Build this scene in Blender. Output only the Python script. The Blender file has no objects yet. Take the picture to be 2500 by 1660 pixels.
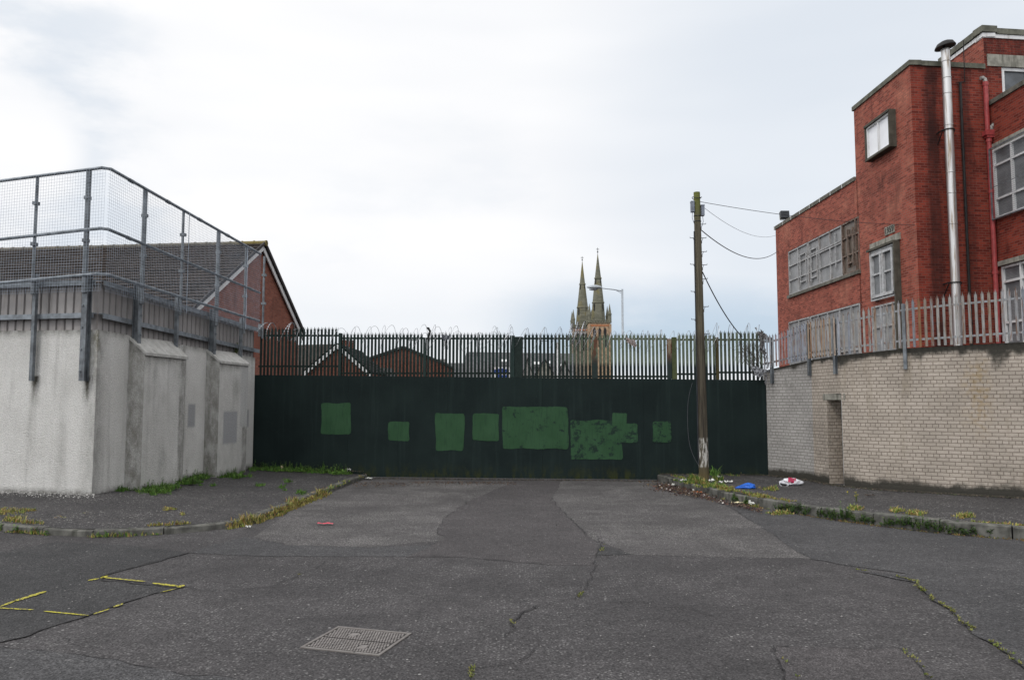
import bpy, math, random
from mathutils import Vector, Matrix, noise as mnoise
R = random.Random(7)
sc = bpy.context.scene
col = sc.collection
# ------------------------------------------------------------------ camera
F = 1944.4; PITCH = math.radians(4.44); EYE = 1.75
cd = bpy.data.cameras.new('camera'); cam = bpy.data.objects.new('camera', cd); col.objects.link(cam)
cd.sensor_width = 36; cd.lens = 28; cd.clip_end = 3000; cd.clip_start = .05
cam.location = (0, 0, EYE); cam.rotation_euler = (math.pi/2 + PITCH, 0, 0)
sc.camera = cam
# ------------------------------------------------------------------ sky and sun
w = bpy.data.worlds.new("World"); sc.world = w; w.use_nodes = True
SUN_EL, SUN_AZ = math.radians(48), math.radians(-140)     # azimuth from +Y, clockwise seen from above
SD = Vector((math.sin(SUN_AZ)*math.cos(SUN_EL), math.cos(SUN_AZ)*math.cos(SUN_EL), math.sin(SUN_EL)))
def build_world():
    nt = w.node_tree; nt.nodes.clear(); N = nt.nodes.new; L = nt.links.new
    out = N('ShaderNodeOutputWorld'); bg = N('ShaderNodeBackground'); L(bg.outputs[0], out.inputs[0])
    bg.inputs[1].default_value = .1
    sky = N('ShaderNodeTexSky'); sky.sky_type = 'NISHITA'; sky.sun_disc = False
    sky.sun_elevation = SUN_EL; sky.sun_rotation = SUN_AZ
    tc = N('ShaderNodeTexCoord'); sep = N('ShaderNodeSeparateXYZ'); L(tc.outputs['Generated'], sep.inputs[0])
    def math_(op, a, b=None, clamp=False):
        n = N('ShaderNodeMath'); n.operation = op; n.use_clamp = clamp
        for i, x in enumerate((a, b)):
            if x is None: continue
            if isinstance(x, (int, float)): n.inputs[i].default_value = x
            else: L(x, n.inputs[i])
        return n.outputs[0]
    def rng(v, a, b, c=0., d=1.):
        n = N('ShaderNodeMapRange'); n.interpolation_type = 'SMOOTHSTEP'; L(v, n.inputs[0])
        for i, x in enumerate((a, b, c, d)): n.inputs[i+1].default_value = x
        return n.outputs[0]
    def nz(sx, sy, sz, scale, det, loc=(0, 0, 0)):
        m = N('ShaderNodeMapping'); L(tc.outputs['Generated'], m.inputs[0]); m.inputs['Scale'].default_value = (sx, sy, sz); m.inputs['Location'].default_value = loc
        n = N('ShaderNodeTexNoise'); L(m.outputs[0], n.inputs[0]); n.inputs['Scale'].default_value = scale; n.inputs['Detail'].default_value = det
        n.inputs['Roughness'].default_value = .55
        return n.outputs[0]
    def spot(u, v, r0, r1):
        a = (u-1250)/F; b = (830-v)/F
        d = Vector((a, math.cos(PITCH)-b*math.sin(PITCH), math.sin(PITCH)+b*math.cos(PITCH))).normalized()
        n = N('ShaderNodeVectorMath'); n.operation = 'DOT_PRODUCT'; L(tc.outputs['Generated'], n.inputs[0]); n.inputs[1].default_value = d
        return rng(n.outputs['Value'], math.cos(r0), math.cos(r1))
    z = sep.outputs[2]
    n1 = nz(1, 1, 2.6, 2.2, 6); n2 = nz(1, 1, 2.4, 4.2, 7, (3, 1, 2)); n3 = nz(1, 1, 5, 1.6, 3, (7, 2, 2))
    # openings in the cloud
    low = math_('MULTIPLY', rng(z, .012, .075), rng(z, .20, .085))
    right = math_('ADD', rng(sep.outputs[0], -.08, .12), .22, True)
    low = math_('MULTIPLY', low, right)
    low = math_('MULTIPLY', low, rng(n2, .32, .55, .62, 1.))
    tl = math_('MULTIPLY', spot(70, 190, .17, .02), rng(n2, .42, .62))
    tl2 = math_('MULTIPLY', spot(180, 520, .14, .02), rng(n2, .42, .58, .1, .8))
    rt = math_('MULTIPLY', spot(2150, 330, .42, .05), .34)
    tr = math_('MULTIPLY', spot(2500, 20, .25, .02), .3)
    gen = math_('MULTIPLY', rng(n1, .52, .72), .16)
    m = math_('MAXIMUM', math_('MAXIMUM', math_('MULTIPLY', low, .78), math_('MULTIPLY', tl, .38)), math_('MAXIMUM', math_('MULTIPLY', tl2, .45), math_('MAXIMUM', gen, math_('MAXIMUM', rt, tr))))
    m = math_('MULTIPLY', m, rng(z, .0, .04, .1, 1))
    cum = math_('MULTIPLY', spot(20, 360, .085, .045), rng(n2, .3, .45))
    m = math_('MULTIPLY', m, math_('SUBTRACT', 1., cum))
    # cloud colour
    cr = N('ShaderNodeMix'); cr.data_type = 'RGBA'; L(rng(n3, .3, .7), cr.inputs[0])
    cr.inputs[6].default_value = (9.25, 9.4, 9.7, 1); cr.inputs[7].default_value = (10.2, 10.2, 10.3, 1)
    blue = N('ShaderNodeMix'); blue.data_type = 'RGBA'; blue.inputs[0].default_value = .8
    L(sky.outputs[0], blue.inputs[6]); blue.inputs[7].default_value = (4.4, 5.9, 7.6, 1)
    mx = N('ShaderNodeMix'); mx.data_type = 'RGBA'; L(m, mx.inputs[0]); L(cr.outputs[2], mx.inputs[6]); L(blue.outputs[2], mx.inputs[7])
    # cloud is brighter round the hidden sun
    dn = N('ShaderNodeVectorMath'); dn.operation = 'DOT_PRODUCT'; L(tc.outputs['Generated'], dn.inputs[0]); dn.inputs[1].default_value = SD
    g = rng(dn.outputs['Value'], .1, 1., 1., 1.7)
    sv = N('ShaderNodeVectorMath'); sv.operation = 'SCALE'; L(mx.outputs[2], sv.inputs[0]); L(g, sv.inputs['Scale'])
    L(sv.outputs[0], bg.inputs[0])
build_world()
sd = bpy.data.lights.new('sun', 'SUN'); so = bpy.data.objects.new('sun', sd); col.objects.link(so)
sd.energy = .9; sd.angle = math.radians(14); sd.color = (1, .96, .9)
so.rotation_euler = SD.to_track_quat('Z', 'Y').to_euler()
sc.view_settings.view_transform = 'Standard'; sc.view_settings.look = 'None'
sc.view_settings.exposure = 0; sc.view_settings.gamma = 1
# ------------------------------------------------------------------ pixel -> world helpers
CP, SP = math.cos(PITCH), math.sin(PITCH)
def ray(u, v):
    a = (u-1250)/F; b = (830-v)/F
    return Vector((a, CP-b*SP, SP+b*CP))
O = Vector((0, 0, EYE))
def at(u, v, Y):
    d = ray(u, v); return O + d*(Y/d.y)
def gr(u, v, z=0.):
    d = ray(u, v); return O + d*((z-EYE)/d.z)
def on(u, v, P, D):
    """hit of the ray with the vertical plane through plan point P along D; returns (point, s)"""
    d = ray(u, v); n = (D[1], -D[0])
    t = (P[0]*n[0]+P[1]*n[1])/(d.x*n[0]+d.y*n[1]); p = O+d*t
    return p, (p.x-P[0])*D[0]+(p.y-P[1])*D[1]
# ------------------------------------------------------------------ materials
MATS = {}
class NT:
    def __init__(s, name, rough=.8, spec=.3, metal=0.):
        s.m = bpy.data.materials.new(name); s.m.use_nodes = True; s.nt = s.m.node_tree
        s.b = s.nt.nodes['Principled BSDF']; s.b.inputs['Roughness'].default_value = rough
        s.b.inputs['Specular IOR Level'].default_value = spec; s.b.inputs['Metallic'].default_value = metal
        MATS[name] = s.m
    def N(s, t): return s.nt.nodes.new(t)
    def L(s, a, b): s.nt.links.new(a, b)
    def pos(s): return s.N('ShaderNodeNewGeometry').outputs['Position']
    def uv(s): return s.N('ShaderNodeTexCoord').outputs['UV']
    def mapv(s, v, sc_, loc=(0, 0, 0), rot=(0, 0, 0)):
        n = s.N('ShaderNodeMapping'); s.L(v, n.inputs[0]); n.inputs['Scale'].default_value = sc_; n.inputs['Location'].default_value = loc; n.inputs['Rotation'].default_value = rot
        return n.outputs[0]
    def noise(s, v, scale, det=4, rough=.55, dist=0.):
        n = s.N('ShaderNodeTexNoise'); s.L(v, n.inputs[0]); n.inputs['Scale'].default_value = scale; n.inputs['Detail'].default_value = det
        n.inputs['Roughness'].default_value = rough; n.inputs['Distortion'].default_value = dist
        return n.outputs[0]
    def vor(s, v, scale, out='Distance', feat='F1'):
        n = s.N('ShaderNodeTexVoronoi'); n.feature = feat; s.L(v, n.inputs[0]); n.inputs['Scale'].default_value = scale
        return n.outputs[out]
    def rng(s, v, a, b, c=0., d=1., smooth=True):
        n = s.N('ShaderNodeMapRange'); s.L(v, n.inputs[0])
        if smooth: n.interpolation_type = 'SMOOTHSTEP'
        for i, x in enumerate((a, b, c, d)): n.inputs[i+1].default_value = x
        return n.outputs[0]
    def mix(s, f, a, b, mode='MIX'):
        n = s.N('ShaderNodeMix'); n.data_type = 'RGBA'; n.blend_type = mode
        for i, x in ((0, f), (6, a), (7, b)):
            if isinstance(x, (int, float)): n.inputs[i].default_value = x if i == 0 else (x, x, x, 1)
            elif isinstance(x, tuple): n.inputs[i].default_value = (*x[:3], 1)
            else: s.L(x, n.inputs[i])
        return n.outputs[2]
    def ma(s, op, a, b=0., clamp=False):
        n = s.N('ShaderNodeMath'); n.operation = op; n.use_clamp = clamp
        for i, x in enumerate((a, b)):
            if isinstance(x, (int, float)): n.inputs[i].default_value = x
            else: s.L(x, n.inputs[i])
        return n.outputs[0]
    def attr(s, name='Col', out='Color'):
        n = s.N('ShaderNodeAttribute'); n.attribute_name = name; return n.outputs[out]
    def sep(s, v):
        n = s.N('ShaderNodeSeparateXYZ'); s.L(v, n.inputs[0]); return n.outputs
    def base(s, v):
        if isinstance(v, tuple): s.b.inputs['Base Color'].default_value = (*v[:3], 1)
        else: s.L(v, s.b.inputs['Base Color'])
    def rough(s, v): s.L(v, s.b.inputs['Roughness'])
    def bump(s, h, dist=.01, strength=1.):
        n = s.N('ShaderNodeBump'); n.inputs['Strength'].default_value = strength; n.inputs['Distance'].default_value = dist
        s.L(h, n.inputs['Height']); s.L(n.outputs[0], s.b.inputs['Normal'])

def plain(name, c, rough=.7, metal=0., var=.25, scale=6., spec=.3, dirt=None):
    t = NT(name, rough, spec, metal); p = t.pos()
    n = t.noise(p, scale, 6); lo = tuple(x*(1-var) for x in c); hi = tuple(min(1, x*(1+var)) for x in c)
    v = t.mix(t.rng(n, .3, .7), lo, hi)
    if dirt:
        d = t.noise(t.mapv(p, (7, 7, .9)), 1.6, 6)
        v = t.mix(t.rng(d, .5, .72, 0, .8), v, dirt)
    t.base(v); t.bump(t.noise(p, scale*12, 3), .003, .4)
    return t.m

def asphalt(name, dark, light, chips=.35, chipcol=(.32, .31, .30), scale=1., worn=None, wa=.45, wb=.62):
    t = NT(name, .85, .25); p = t.pos(); p2 = t.mapv(p, (1, 1, .3))
    big = t.noise(p2, .55, 6, .6); mid = t.noise(p2, 3.4, 6, .65); fine = t.noise(p2, 60*scale, 3, .7)
    c = t.mix(t.rng(big, .3, .7), dark, light)
    c = t.mix(t.rng(mid, .35, .7, 0, .55), c, tuple(x*.72 for x in dark))
    c = t.mix(t.rng(fine, .35, .65), t.mix(1, c, .5, 'MULTIPLY'), t.mix(1, c, 1.5, 'MULTIPLY'))
    c = t.mix(t.rng(t.noise(p2, 19, 4, .7), .35, .65), t.mix(1, c, .72, 'MULTIPLY'), t.mix(1, c, 1.22, 'MULTIPLY'))
    v = t.vor(p2, 34*scale, 'Color'); vd = t.vor(p2, 34*scale)
    sp = t.sep(v)
    st = t.ma('MULTIPLY', t.rng(sp[0], 1-chips, 1-chips*.45), t.rng(vd, .42, .22))
    msk = t.rng(t.noise(p2, 1.1, 5), .38, .62, .25, 1.)
    st = t.ma('MULTIPLY', st, msk)
    c = t.mix(t.ma('MULTIPLY', st, .85), c, chipcol)
    big2 = t.vor(p2, 17*scale, 'Color'); bd2 = t.vor(p2, 17*scale)
    rare = t.ma('MULTIPLY', t.rng(t.sep(big2)[1], .955, .965), t.rng(bd2, .22, .15))
    c = t.mix(t.ma('MULTIPLY', rare, .8), c, (.34, .33, .32))
    if worn:
        wm = t.ma('MULTIPLY', t.rng(t.noise(p, .8, 8, .75), wa, wb, .15, 1.), t.rng(t.noise(p2, 42*scale, 3, .7), .5, .62))
        c = t.mix(t.ma('MULTIPLY', wm, .75), c, worn)
    # dark damp looking oil stains
    c = t.mix(t.rng(t.noise(t.mapv(p, (1, 2.2, 1)), .8, 4, .5, .6), .62, .78, 0, .35), c, tuple(x*.45 for x in dark))
    t.base(c)
    t.rough(t.rng(fine, .2, .8, .92, .68))
    h = t.ma('ADD', t.ma('MULTIPLY', t.rng(vd, 0, .6, 1, 0), .8), t.ma('MULTIPLY', fine, .9))
    h = t.ma('ADD', h, t.ma('MULTIPLY', t.noise(p2, 14, 4), 1.4))
    t.bump(h, .011, .85)
    return t.m

def brick(name, c1, c2, mortar, bw=.19, bh=.065, ms=.007, soot=None, squash=1., sqf=2, streak=None, pale=None, msmooth=.2, dirt=None):
    t = NT(name, .88, .2); uv = t.uv(); p = t.pos()
    nz = t.noise(uv, 7, 3); off = t.mapv(uv, (1, 1, 1))
    add = t.N('ShaderNodeVectorMath'); add.operation = 'MULTIPLY_ADD'
    comb = t.N('ShaderNodeCombineXYZ'); t.L(nz, comb.inputs[1]); t.L(nz, comb.inputs[0])
    t.L(comb.outputs[0], add.inputs[0]); add.inputs[1].default_value = (.006, .012, 0); t.L(off, add.inputs[2])
    b = t.N('ShaderNodeTexBrick'); t.L(add.outputs[0], b.inputs['Vector'])
    b.inputs['Scale'].default_value = 1; b.inputs['Brick Width'].default_value = bw; b.inputs['Row Height'].default_value = bh
    b.inputs['Mortar Size'].default_value = ms; b.inputs['Mortar Smooth'].default_value = msmooth; b.inputs['Bias'].default_value = 0
    b.squash = squash; b.squash_frequency = sqf
    b.inputs['Color1'].default_value = (*c1, 1); b.inputs['Color2'].default_value = (*c2, 1); b.inputs['Mortar'].default_value = (*mortar, 1)
    c = b.outputs['Color']
    c = t.mix(t.rng(t.noise(uv, 45, 4, .7), .3, .7, 0, .5), c, t.mix(1, c, .6, 'MULTIPLY'))
    c = t.mix(t.rng(t.noise(uv, 1.3, 5), .35, .7, 0, .55), c, t.mix(1, c, .66, 'MULTIPLY'))
    if pale: c = t.mix(t.ma('MULTIPLY', t.rng(t.noise(uv, .8, 5, .6), .5, .7, 0, .6), t.rng(b.outputs['Fac'], 1, 0)), c, pale)
    if soot:
        c = t.mix(t.rng(t.noise(t.mapv(uv, (2.6, .5, 1)), 1.3, 6, .65), .53, .75, 0, .75), c, soot)
    if streak:
        sp_ = t.sep(t.attr()); a_ = sp_[0]; c = t.mix(t.ma('MULTIPLY', t.rng(sp_[1], 1, .2), t.ma('MULTIPLY', t.rng(t.noise(uv, 12, 4), .35, .65), .5)), c, (.26, .17, .055)); a_ = t.rng(t.ma('ADD', a_, t.ma('MULTIPLY', t.ma('SUBTRACT', t.noise(uv, 9, 5, .7), .5), .9)), .22, .92); c = t.mix(a_, streak, c)
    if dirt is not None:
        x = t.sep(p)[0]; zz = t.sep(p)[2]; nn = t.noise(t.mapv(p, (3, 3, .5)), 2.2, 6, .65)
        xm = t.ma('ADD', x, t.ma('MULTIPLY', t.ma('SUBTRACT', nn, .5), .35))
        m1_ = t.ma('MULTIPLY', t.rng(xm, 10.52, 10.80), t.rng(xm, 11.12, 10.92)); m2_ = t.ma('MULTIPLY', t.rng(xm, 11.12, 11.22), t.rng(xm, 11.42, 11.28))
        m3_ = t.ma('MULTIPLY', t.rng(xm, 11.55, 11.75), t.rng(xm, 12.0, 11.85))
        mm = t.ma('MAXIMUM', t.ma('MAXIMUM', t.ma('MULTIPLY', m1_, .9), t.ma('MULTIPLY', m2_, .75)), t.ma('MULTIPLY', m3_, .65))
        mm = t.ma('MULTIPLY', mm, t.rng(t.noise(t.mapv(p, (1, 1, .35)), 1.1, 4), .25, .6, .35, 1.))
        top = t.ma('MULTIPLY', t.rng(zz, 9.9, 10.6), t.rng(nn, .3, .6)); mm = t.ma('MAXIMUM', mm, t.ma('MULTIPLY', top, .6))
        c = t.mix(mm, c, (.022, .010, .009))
    if name == 'red_brick':
        y = t.sep(p)[1]; zz = t.sep(p)[2]; nn = t.noise(t.mapv(p, (3, 3, .8)), 2.0, 6, .65)
        ym = t.ma('ADD', y, t.ma('MULTIPLY', t.ma('SUBTRACT', nn, .5), .5))
        k = t.ma('MULTIPLY', t.ma('MULTIPLY', t.rng(ym, 20.6, 20.9), t.rng(ym, 22.9, 22.6)), t.ma('MULTIPLY', t.rng(zz, 6.3, 7.75), t.rng(zz, 8.2, 7.9)))
        c = t.mix(t.ma('MULTIPLY', k, t.rng(nn, .40, .64, .1, .5)), c, (.055, .022, .018))
    t.base(c)
    h = t.ma('ADD', t.rng(b.outputs['Fac'], 0, 1, 1, 0), t.ma('MULTIPLY', t.noise(uv, 60, 3), .35))
    t.bump(h, .008, .9)
    return t.m

M = {}
SOOT_F = []
M['road'] = asphalt('asphalt_coarse', (.048, .045, .046), (.076, .071, .072), .55, (.20, .195, .19))
M['road_smooth'] = asphalt('asphalt_smooth', (.061, .056, .057), (.080, .073, .074), .3, (.19, .18, .18), 1.3)
M['road_worn'] = asphalt('asphalt_worn', (.063, .059, .059), (.092, .086, .086), .5, (.28, .27, .26), 1.1, worn=(.29, .28, .265))
M['road_dark'] = asphalt('asphalt_dark', (.036, .036, .037), (.058, .056, .057), .3, (.16, .16, .155), 1.2)
M['road_mid'] = asphalt('asphalt_mid', (.052, .051, .053), (.076, .074, .076), .35, (.19, .185, .18), 1.1)
M['pave'] = asphalt('pavement_asphalt', (.042, .040, .041), (.064, .060, .060), .25, (.40, .39, .37), .95, worn=(.2, .19, .18), wa=.55, wb=.7)
M['crack'] = plain('crack_dark', (.026, .025, .026), .95, var=.5, scale=30)
M['moss'] = plain('moss', (.16, .17, .035), .95, var=.5, scale=30)
def m_yellow():
    t = NT('yellow_spray_paint', .8, .2); p = t.pos(); n = t.noise(t.mapv(p, (1, 1, .3)), 45, 5, .75); n2 = t.noise(p, 6, 4)
    c = t.mix(t.rng(n2, .3, .7), (.40, .36, .04), (.58, .52, .06)); t.base(t.mix(t.rng(t.ma('ADD', n, t.ma('MULTIPLY', n2, .3)), .60, .72, 0, .9), c, (.075, .07, .06))); return t.m
M['yellow'] = m_yellow()
M['kerb'] = plain('kerb_stone', (.10, .098, .088), .9, var=.45, scale=6, dirt=(.035, .036, .028))
M['galv'] = plain('galvanised_steel', (.20, .22, .24), .5, .55, .3, 9, .4)
M['galv_dark'] = plain('galvanised_steel_dull', (.15, .165, .178), .55, .4, .35, 7, .4, dirt=(.05, .05, .055))
M['wire'] = plain('mesh_wire', (.30, .34, .40), .5, .2, .2, 9)
M['razor'] = plain('razor_wire', (.40, .41, .43), .4, .7, .2, 9)
M['clad'] = plain('steel_cladding', (.27, .255, .25), .6, 0, .12, 2, .3, dirt=(.2, .18, .17))
M['clad_groove_shade'] = plain('cladding_groove_shade', (.24, .225, .22), .6, 0, .12, 2)  # cladding colour darkened a little to paint shade into the grooves
M['conc'] = plain('concrete', (.26, .25, .215), .9, 0, .3, 5, dirt=(.09, .09, .07))
M['conc_dark'] = plain('concrete_dark', (.13, .125, .105), .9, 0, .35, 5, dirt=(.06, .06, .045))
M['surround'] = plain('olive_concrete', (.075, .07, .055), .85, 0, .3, 5, dirt=(.05, .045, .035))
M['coping'] = plain('coping_stone', (.125, .125, .10), .9, 0, .35, 5, dirt=(.08, .085, .06))
M['white'] = plain('white_paint', (.68, .68, .68), .5, 0, .08, 4, dirt=(.45, .44, .42))
M['white_pane'] = plain('white_window_board', (.84, .85, .88), .3, 0, .04, 2)
M['frame_dull'] = plain('weathered_white_frame', (.42, .425, .43), .6, 0, .2, 8, dirt=(.25, .22, .2))
M['frame_grey'] = plain('window_frame_paint', (.33, .33, .33), .6, 0, .25, 8, dirt=(.16, .12, .1))
M['frame_rust'] = plain('rusty_frame', (.13, .09, .07), .8, 0, .4, 12, dirt=(.28, .25, .22))
M['flood'] = plain('floodlight_black', (.03, .035, .04), .4)
M['black'] = plain('black_iron', (.015, .014, .014), .6, var=.4)
M['redpipe'] = plain('red_painted_iron', (.32, .05, .05), .5, 0, .22, 9, .4, dirt=(.2, .035, .035))
M['elbow'] = plain('lead_elbow', (.3, .29, .27), .7, 0, .5, 25, dirt=(.08, .07, .06))
M['cable'] = plain('cable_black', (.03, .032, .038), .6)
M['box_grey'] = plain('junction_box_grey', (.16, .18, .22), .5)
M['lampgrey'] = plain('lamp_grey', (.34, .37, .40), .45, .2, .1)
M['lamp_glass'] = plain('lamp_bowl', (.26, .27, .29), .2)
M['slate'] = plain('slate_roof', (.10, .10, .105), .8, 0, .3, 3)
M['darkroof'] = plain('dark_tile_roof', (.04, .036, .036), .85, 0, .3, 3)
M['render_grey'] = plain('grey_render', (.26, .25, .24), .9, 0, .2, 2)
M['bluesign'] = plain('blue_sign_paint', (.03, .06, .22), .5)
M['redsign'] = plain('red_sign_paint', (.5, .04, .04), .5)
M['glass_dark'] = plain('window_glass', (.07, .08, .09), .12, 0, .3, 3, .6)
M['green_panel'] = None

def m_green():
    t = NT('green_steel_panel', .75, .12); p = t.pos(); z = t.sep(p)[2]
    n = t.noise(p, 1.2, 5); s = t.noise(t.mapv(p, (9, 9, .35)), 1.2, 6, .6)
    c = t.mix(t.rng(n, .3, .7), (.0075, .0135, .0135), (.0115, .020, .019))
    c = t.mix(t.rng(s, .5, .75, 0, .6), c, (.018, .030, .028))
    c = t.mix(t.rng(t.noise(p, 30, 4), .62, .7, 0, .5), c, (.022, .032, .029))
    mossm = t.ma('MULTIPLY', t.rng(z, .42, .02), t.rng(t.noise(t.mapv(p, (5, 5, 2)), 1.4, 6, .7), .42, .68))
    c = t.mix(t.ma('MULTIPLY', mossm, .8), c, (.035, .04, .010))
    t.base(c); t.bump(t.noise(p, 3, 4), .01, .35)
    return t.m
M['green_panel'] = m_green()
def m_patch(name, wear):
    t = NT(name, .75, .15); p = t.pos()
    c = t.mix(t.rng(t.noise(p, 2.5, 4), .3, .7), (.023, .062, .028), (.030, .075, .036))
    sp = t.noise(t.mapv(p, (1, 1, 1.3)), 5, 8, .75, .3)
    c = t.mix(t.rng(sp, 1-wear-.02, 1-wear+.03, 0, .9), c, (.010, .020, .018))
    c = t.mix(t.rng(t.noise(t.mapv(p, (20, 20, 2.5)), 1.5, 4), .48, .72, 0, .6), c, (.017, .042, .024))
    t.base(c); return t.m
M['patch'] = m_patch('light_green_paint', .34); M['patch_worn'] = m_patch('flaking_green_paint', .47); M['patch_mid'] = m_patch('scuffed_green_paint', .41)
def m_vcol(name, rough=.6, metal=0., nscale=20, amt=.35, rust=False, spec=.3, blade=False):
    t = NT(name, rough, spec, metal); p = t.pos(); c = t.attr()
    c = t.mix(t.rng(t.noise(t.mapv(p, (1, 1, .5)), nscale, 5), .3, .7, 0, amt*1.6), c, t.mix(1, c, .55, 'MULTIPLY'))
    if rust == 2:
        nr = t.noise(t.mapv(p, (8, 8, 2.2)), 2.2, 7, .75); c = t.mix(t.rng(nr, .47, .55, 0, .9), c, (.10, .035, .018))
        c = t.mix(t.rng(t.sep(p)[2], 2.95, 2.55), c, (.014, .024, .022))
    elif rust:
        nr = t.noise(t.mapv(p, (12, 12, 1.3)), 2.2, 6, .7)
        c = t.mix(t.rng(nr, .50, .62, 0, .8), c, (.20, .095, .045)); c = t.mix(t.rng(nr, .64, .72, 0, .9), c, (.08, .035, .025))
    t.base(c)
    if blade:
        t.b.inputs['Subsurface Weight'].default_value = 0
    else: t.bump(t.noise(p, 60, 3), .002, .4)
    return t.m
M['vgreen'] = m_vcol('green_pale_paint', .7, spec=.12)
M['vgalv'] = m_vcol('weathered_pale', .55, .15, rust=True)
M['vrust'] = m_vcol('rusted_paint', .8, rust=2)
M['blade'] = m_vcol('grass_blade', .7, nscale=4, blade=True)
M['vrag'] = m_vcol('torn_plastic', .5, nscale=25, amt=.6)

def m_roughcast():
    t = NT('roughcast', .92, .2); p = t.pos()
    a = t.attr(); g = t.sep(a)
    c = t.mix(t.rng(t.noise(p, 1.1, 6, .6), .3, .7), (.58, .57, .545), (.68, .67, .645))
    c = t.mix(t.rng(t.noise(t.mapv(p, (3.5, 3.5, .28)), 1.5, 7, .62), .50, .78, 0, .5), c, (.27, .262, .245))
    f = t.noise(p, 50, 4, .7)
    c = t.mix(t.rng(f, .32, .62), t.mix(1, c, .80, 'MULTIPLY'), c)
    # stains and other darkening (r: 0 none .. 1 darkest), with a ragged edge ; g: overpaint ; b: green moss
    nn = t.noise(t.mapv(p, (1, 1, .5)), 7, 6, .7)
    d = t.ma('MULTIPLY', g[0], t.rng(nn, .25, .7, .5, 1.6), True)
    c = t.mix(d, c, (.07, .067, .055))
    c = t.mix(t.ma('MULTIPLY', g[1], .8), c, (.26, .265, .28))
    c = t.mix(t.ma('MULTIPLY', g[2], t.rng(nn, .35, .65)), c, (.09, .085, .03))
    t.base(c)
    t.bump(t.ma('ADD', t.noise(p, 42, 4, .75), t.ma('MULTIPLY', t.vor(p, 55), .5)), .02, .9)
    return t.m
M['roughcast'] = m_roughcast()
M['brick_red'] = brick('red_brick', (.20, .044, .030), (.44, .115, .076), (.31, .15, .115), ms=.009, soot=(.10, .028, .022), pale=(.50, .19, .125))
M['brick_red_shaded'] = brick('red_brick_shaded', (.14, .021, .014), (.33, .058, .035), (.23, .09, .07), ms=.009, soot=(.06, .014, .011), dirt=SOOT_F)  # darker copy of the red brick, the front's shade put into its colour
M['brick_house'] = brick('house_brick', (.22, .068, .044), (.31, .105, .066), (.19, .12, .10), bw=.2, bh=.07, ms=.009, soot=(.10, .04, .03))
M['brick_far'] = brick('far_brick', (.17, .06, .04), (.24, .09, .06), (.18, .11, .09), bw=.22, bh=.075)
M['brick_buff'] = brick('buff_painted_brick', (.41, .36, .305), (.485, .425, .365), (.24, .20, .165), ms=.0065, squash=.5, sqf=4, streak=(.045, .042, .035), soot=(.26, .22, .17))
M['brick_grey'] = brick('grey_painted_brick', (.37, .355, .335), (.43, .41, .39), (.24, .225, .205), ms=.006, squash=.5, sqf=4, streak=(.045, .042, .035), soot=(.19, .185, .17))

def m_tiles():
    t = NT('roof_tile', .85, .2); uv = t.uv(); p = t.pos()
    b = t.N('ShaderNodeTexBrick'); t.L(uv, b.inputs['Vector']); b.inputs['Scale'].default_value = 1
    b.inputs['Brick Width'].default_value = .3; b.inputs['Row Height'].default_value = .29; b.inputs['Mortar Size'].default_value = .006
    b.offset = 0; b.inputs['Color1'].default_value = (.040, .033, .030, 1); b.inputs['Color2'].default_value = (.066, .054, .048, 1); b.inputs['Mortar'].default_value = (.03, .027, .026, 1)
    c = t.mix(t.rng(t.noise(p, .7, 6, .6), .4, .7, 0, .5), b.outputs['Color'], (.085, .068, .058))
    c = t.mix(t.rng(t.noise(p, 25, 4, .7), .35, .65, 0, .5), c, t.mix(1, c, .55, 'MULTIPLY'))
    t.base(c)
    wv = t.N('ShaderNodeTexWave'); t.L(uv, wv.inputs[0]); wv.bands_direction = 'X'; wv.inputs['Scale'].default_value = 1/.3*.5*2*.318
    t.bump(t.ma('ADD', wv.outputs['Fac'], t.ma('MULTIPLY', t.noise(p, 20, 3), .3)), .02, .7)
    return t.m
M['tiles'] = m_tiles()
def m_ridge():
    t = NT('ridge_tile', .9, .2); p = t.pos(); x = t.sep(p)[0]
    k = t.ma('MULTIPLY', t.rng(x, -9.9, -8.6), t.rng(t.noise(p, 9, 5, .7), .3, .5))
    t.base(t.mix(k, t.mix(t.rng(t.noise(p, 5, 5), .3, .7), (.09, .085, .07), (.16, .145, .12)), (.19, .155, .06))); return t.m
M['ridge'] = m_ridge()
def m_pole():
    t = NT('weathered_wood', .85, .2); p = t.pos(); z = t.sep(p)[2]
    g = t.noise(t.mapv(p, (14, 14, .6)), 2, 7, .65)
    c = t.mix(t.rng(g, .3, .7), (.055, .048, .034), (.125, .108, .076))
    c = t.mix(t.rng(z, 5.3, 6.05, 0, .85), c, (.13, .145, .035))
    c = t.mix(t.ma('MULTIPLY', t.rng(z, 3.3, 2.9), t.rng(g, .35, .6, .95, .4)), c, (.028, .023, .019))
    sx = t.noise(t.mapv(p, (9, 9, 1.2)), 2, 6, .7)
    band = t.ma('MULTIPLY', t.rng(z, .42, .47), t.rng(z, 1.05, 1.0))
    c = t.mix(t.ma('MULTIPLY', band, t.rng(sx, .47, .55)), c, (.42, .41, .38))
    c = t.mix(t.ma('MULTIPLY', t.rng(z, .6, .2), .6), c, (.11, .085, .03))
    t.base(c); t.bump(g, .012, .9); return t.m
M['wood'] = m_pole()
def m_flue():
    t = NT('stainless_flue', .4, .5, .75); p = t.pos()
    n = t.noise(t.mapv(p, (12, 12, .8)), 1.6, 5)
    t.base(t.mix(t.rng(n, .5, .68, 0, .8), (.56, .555, .55), (.24, .17, .10))); t.rough(t.rng(n, .4, .7, .38, .55)); return t.m
M['flue'] = m_flue()
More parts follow.
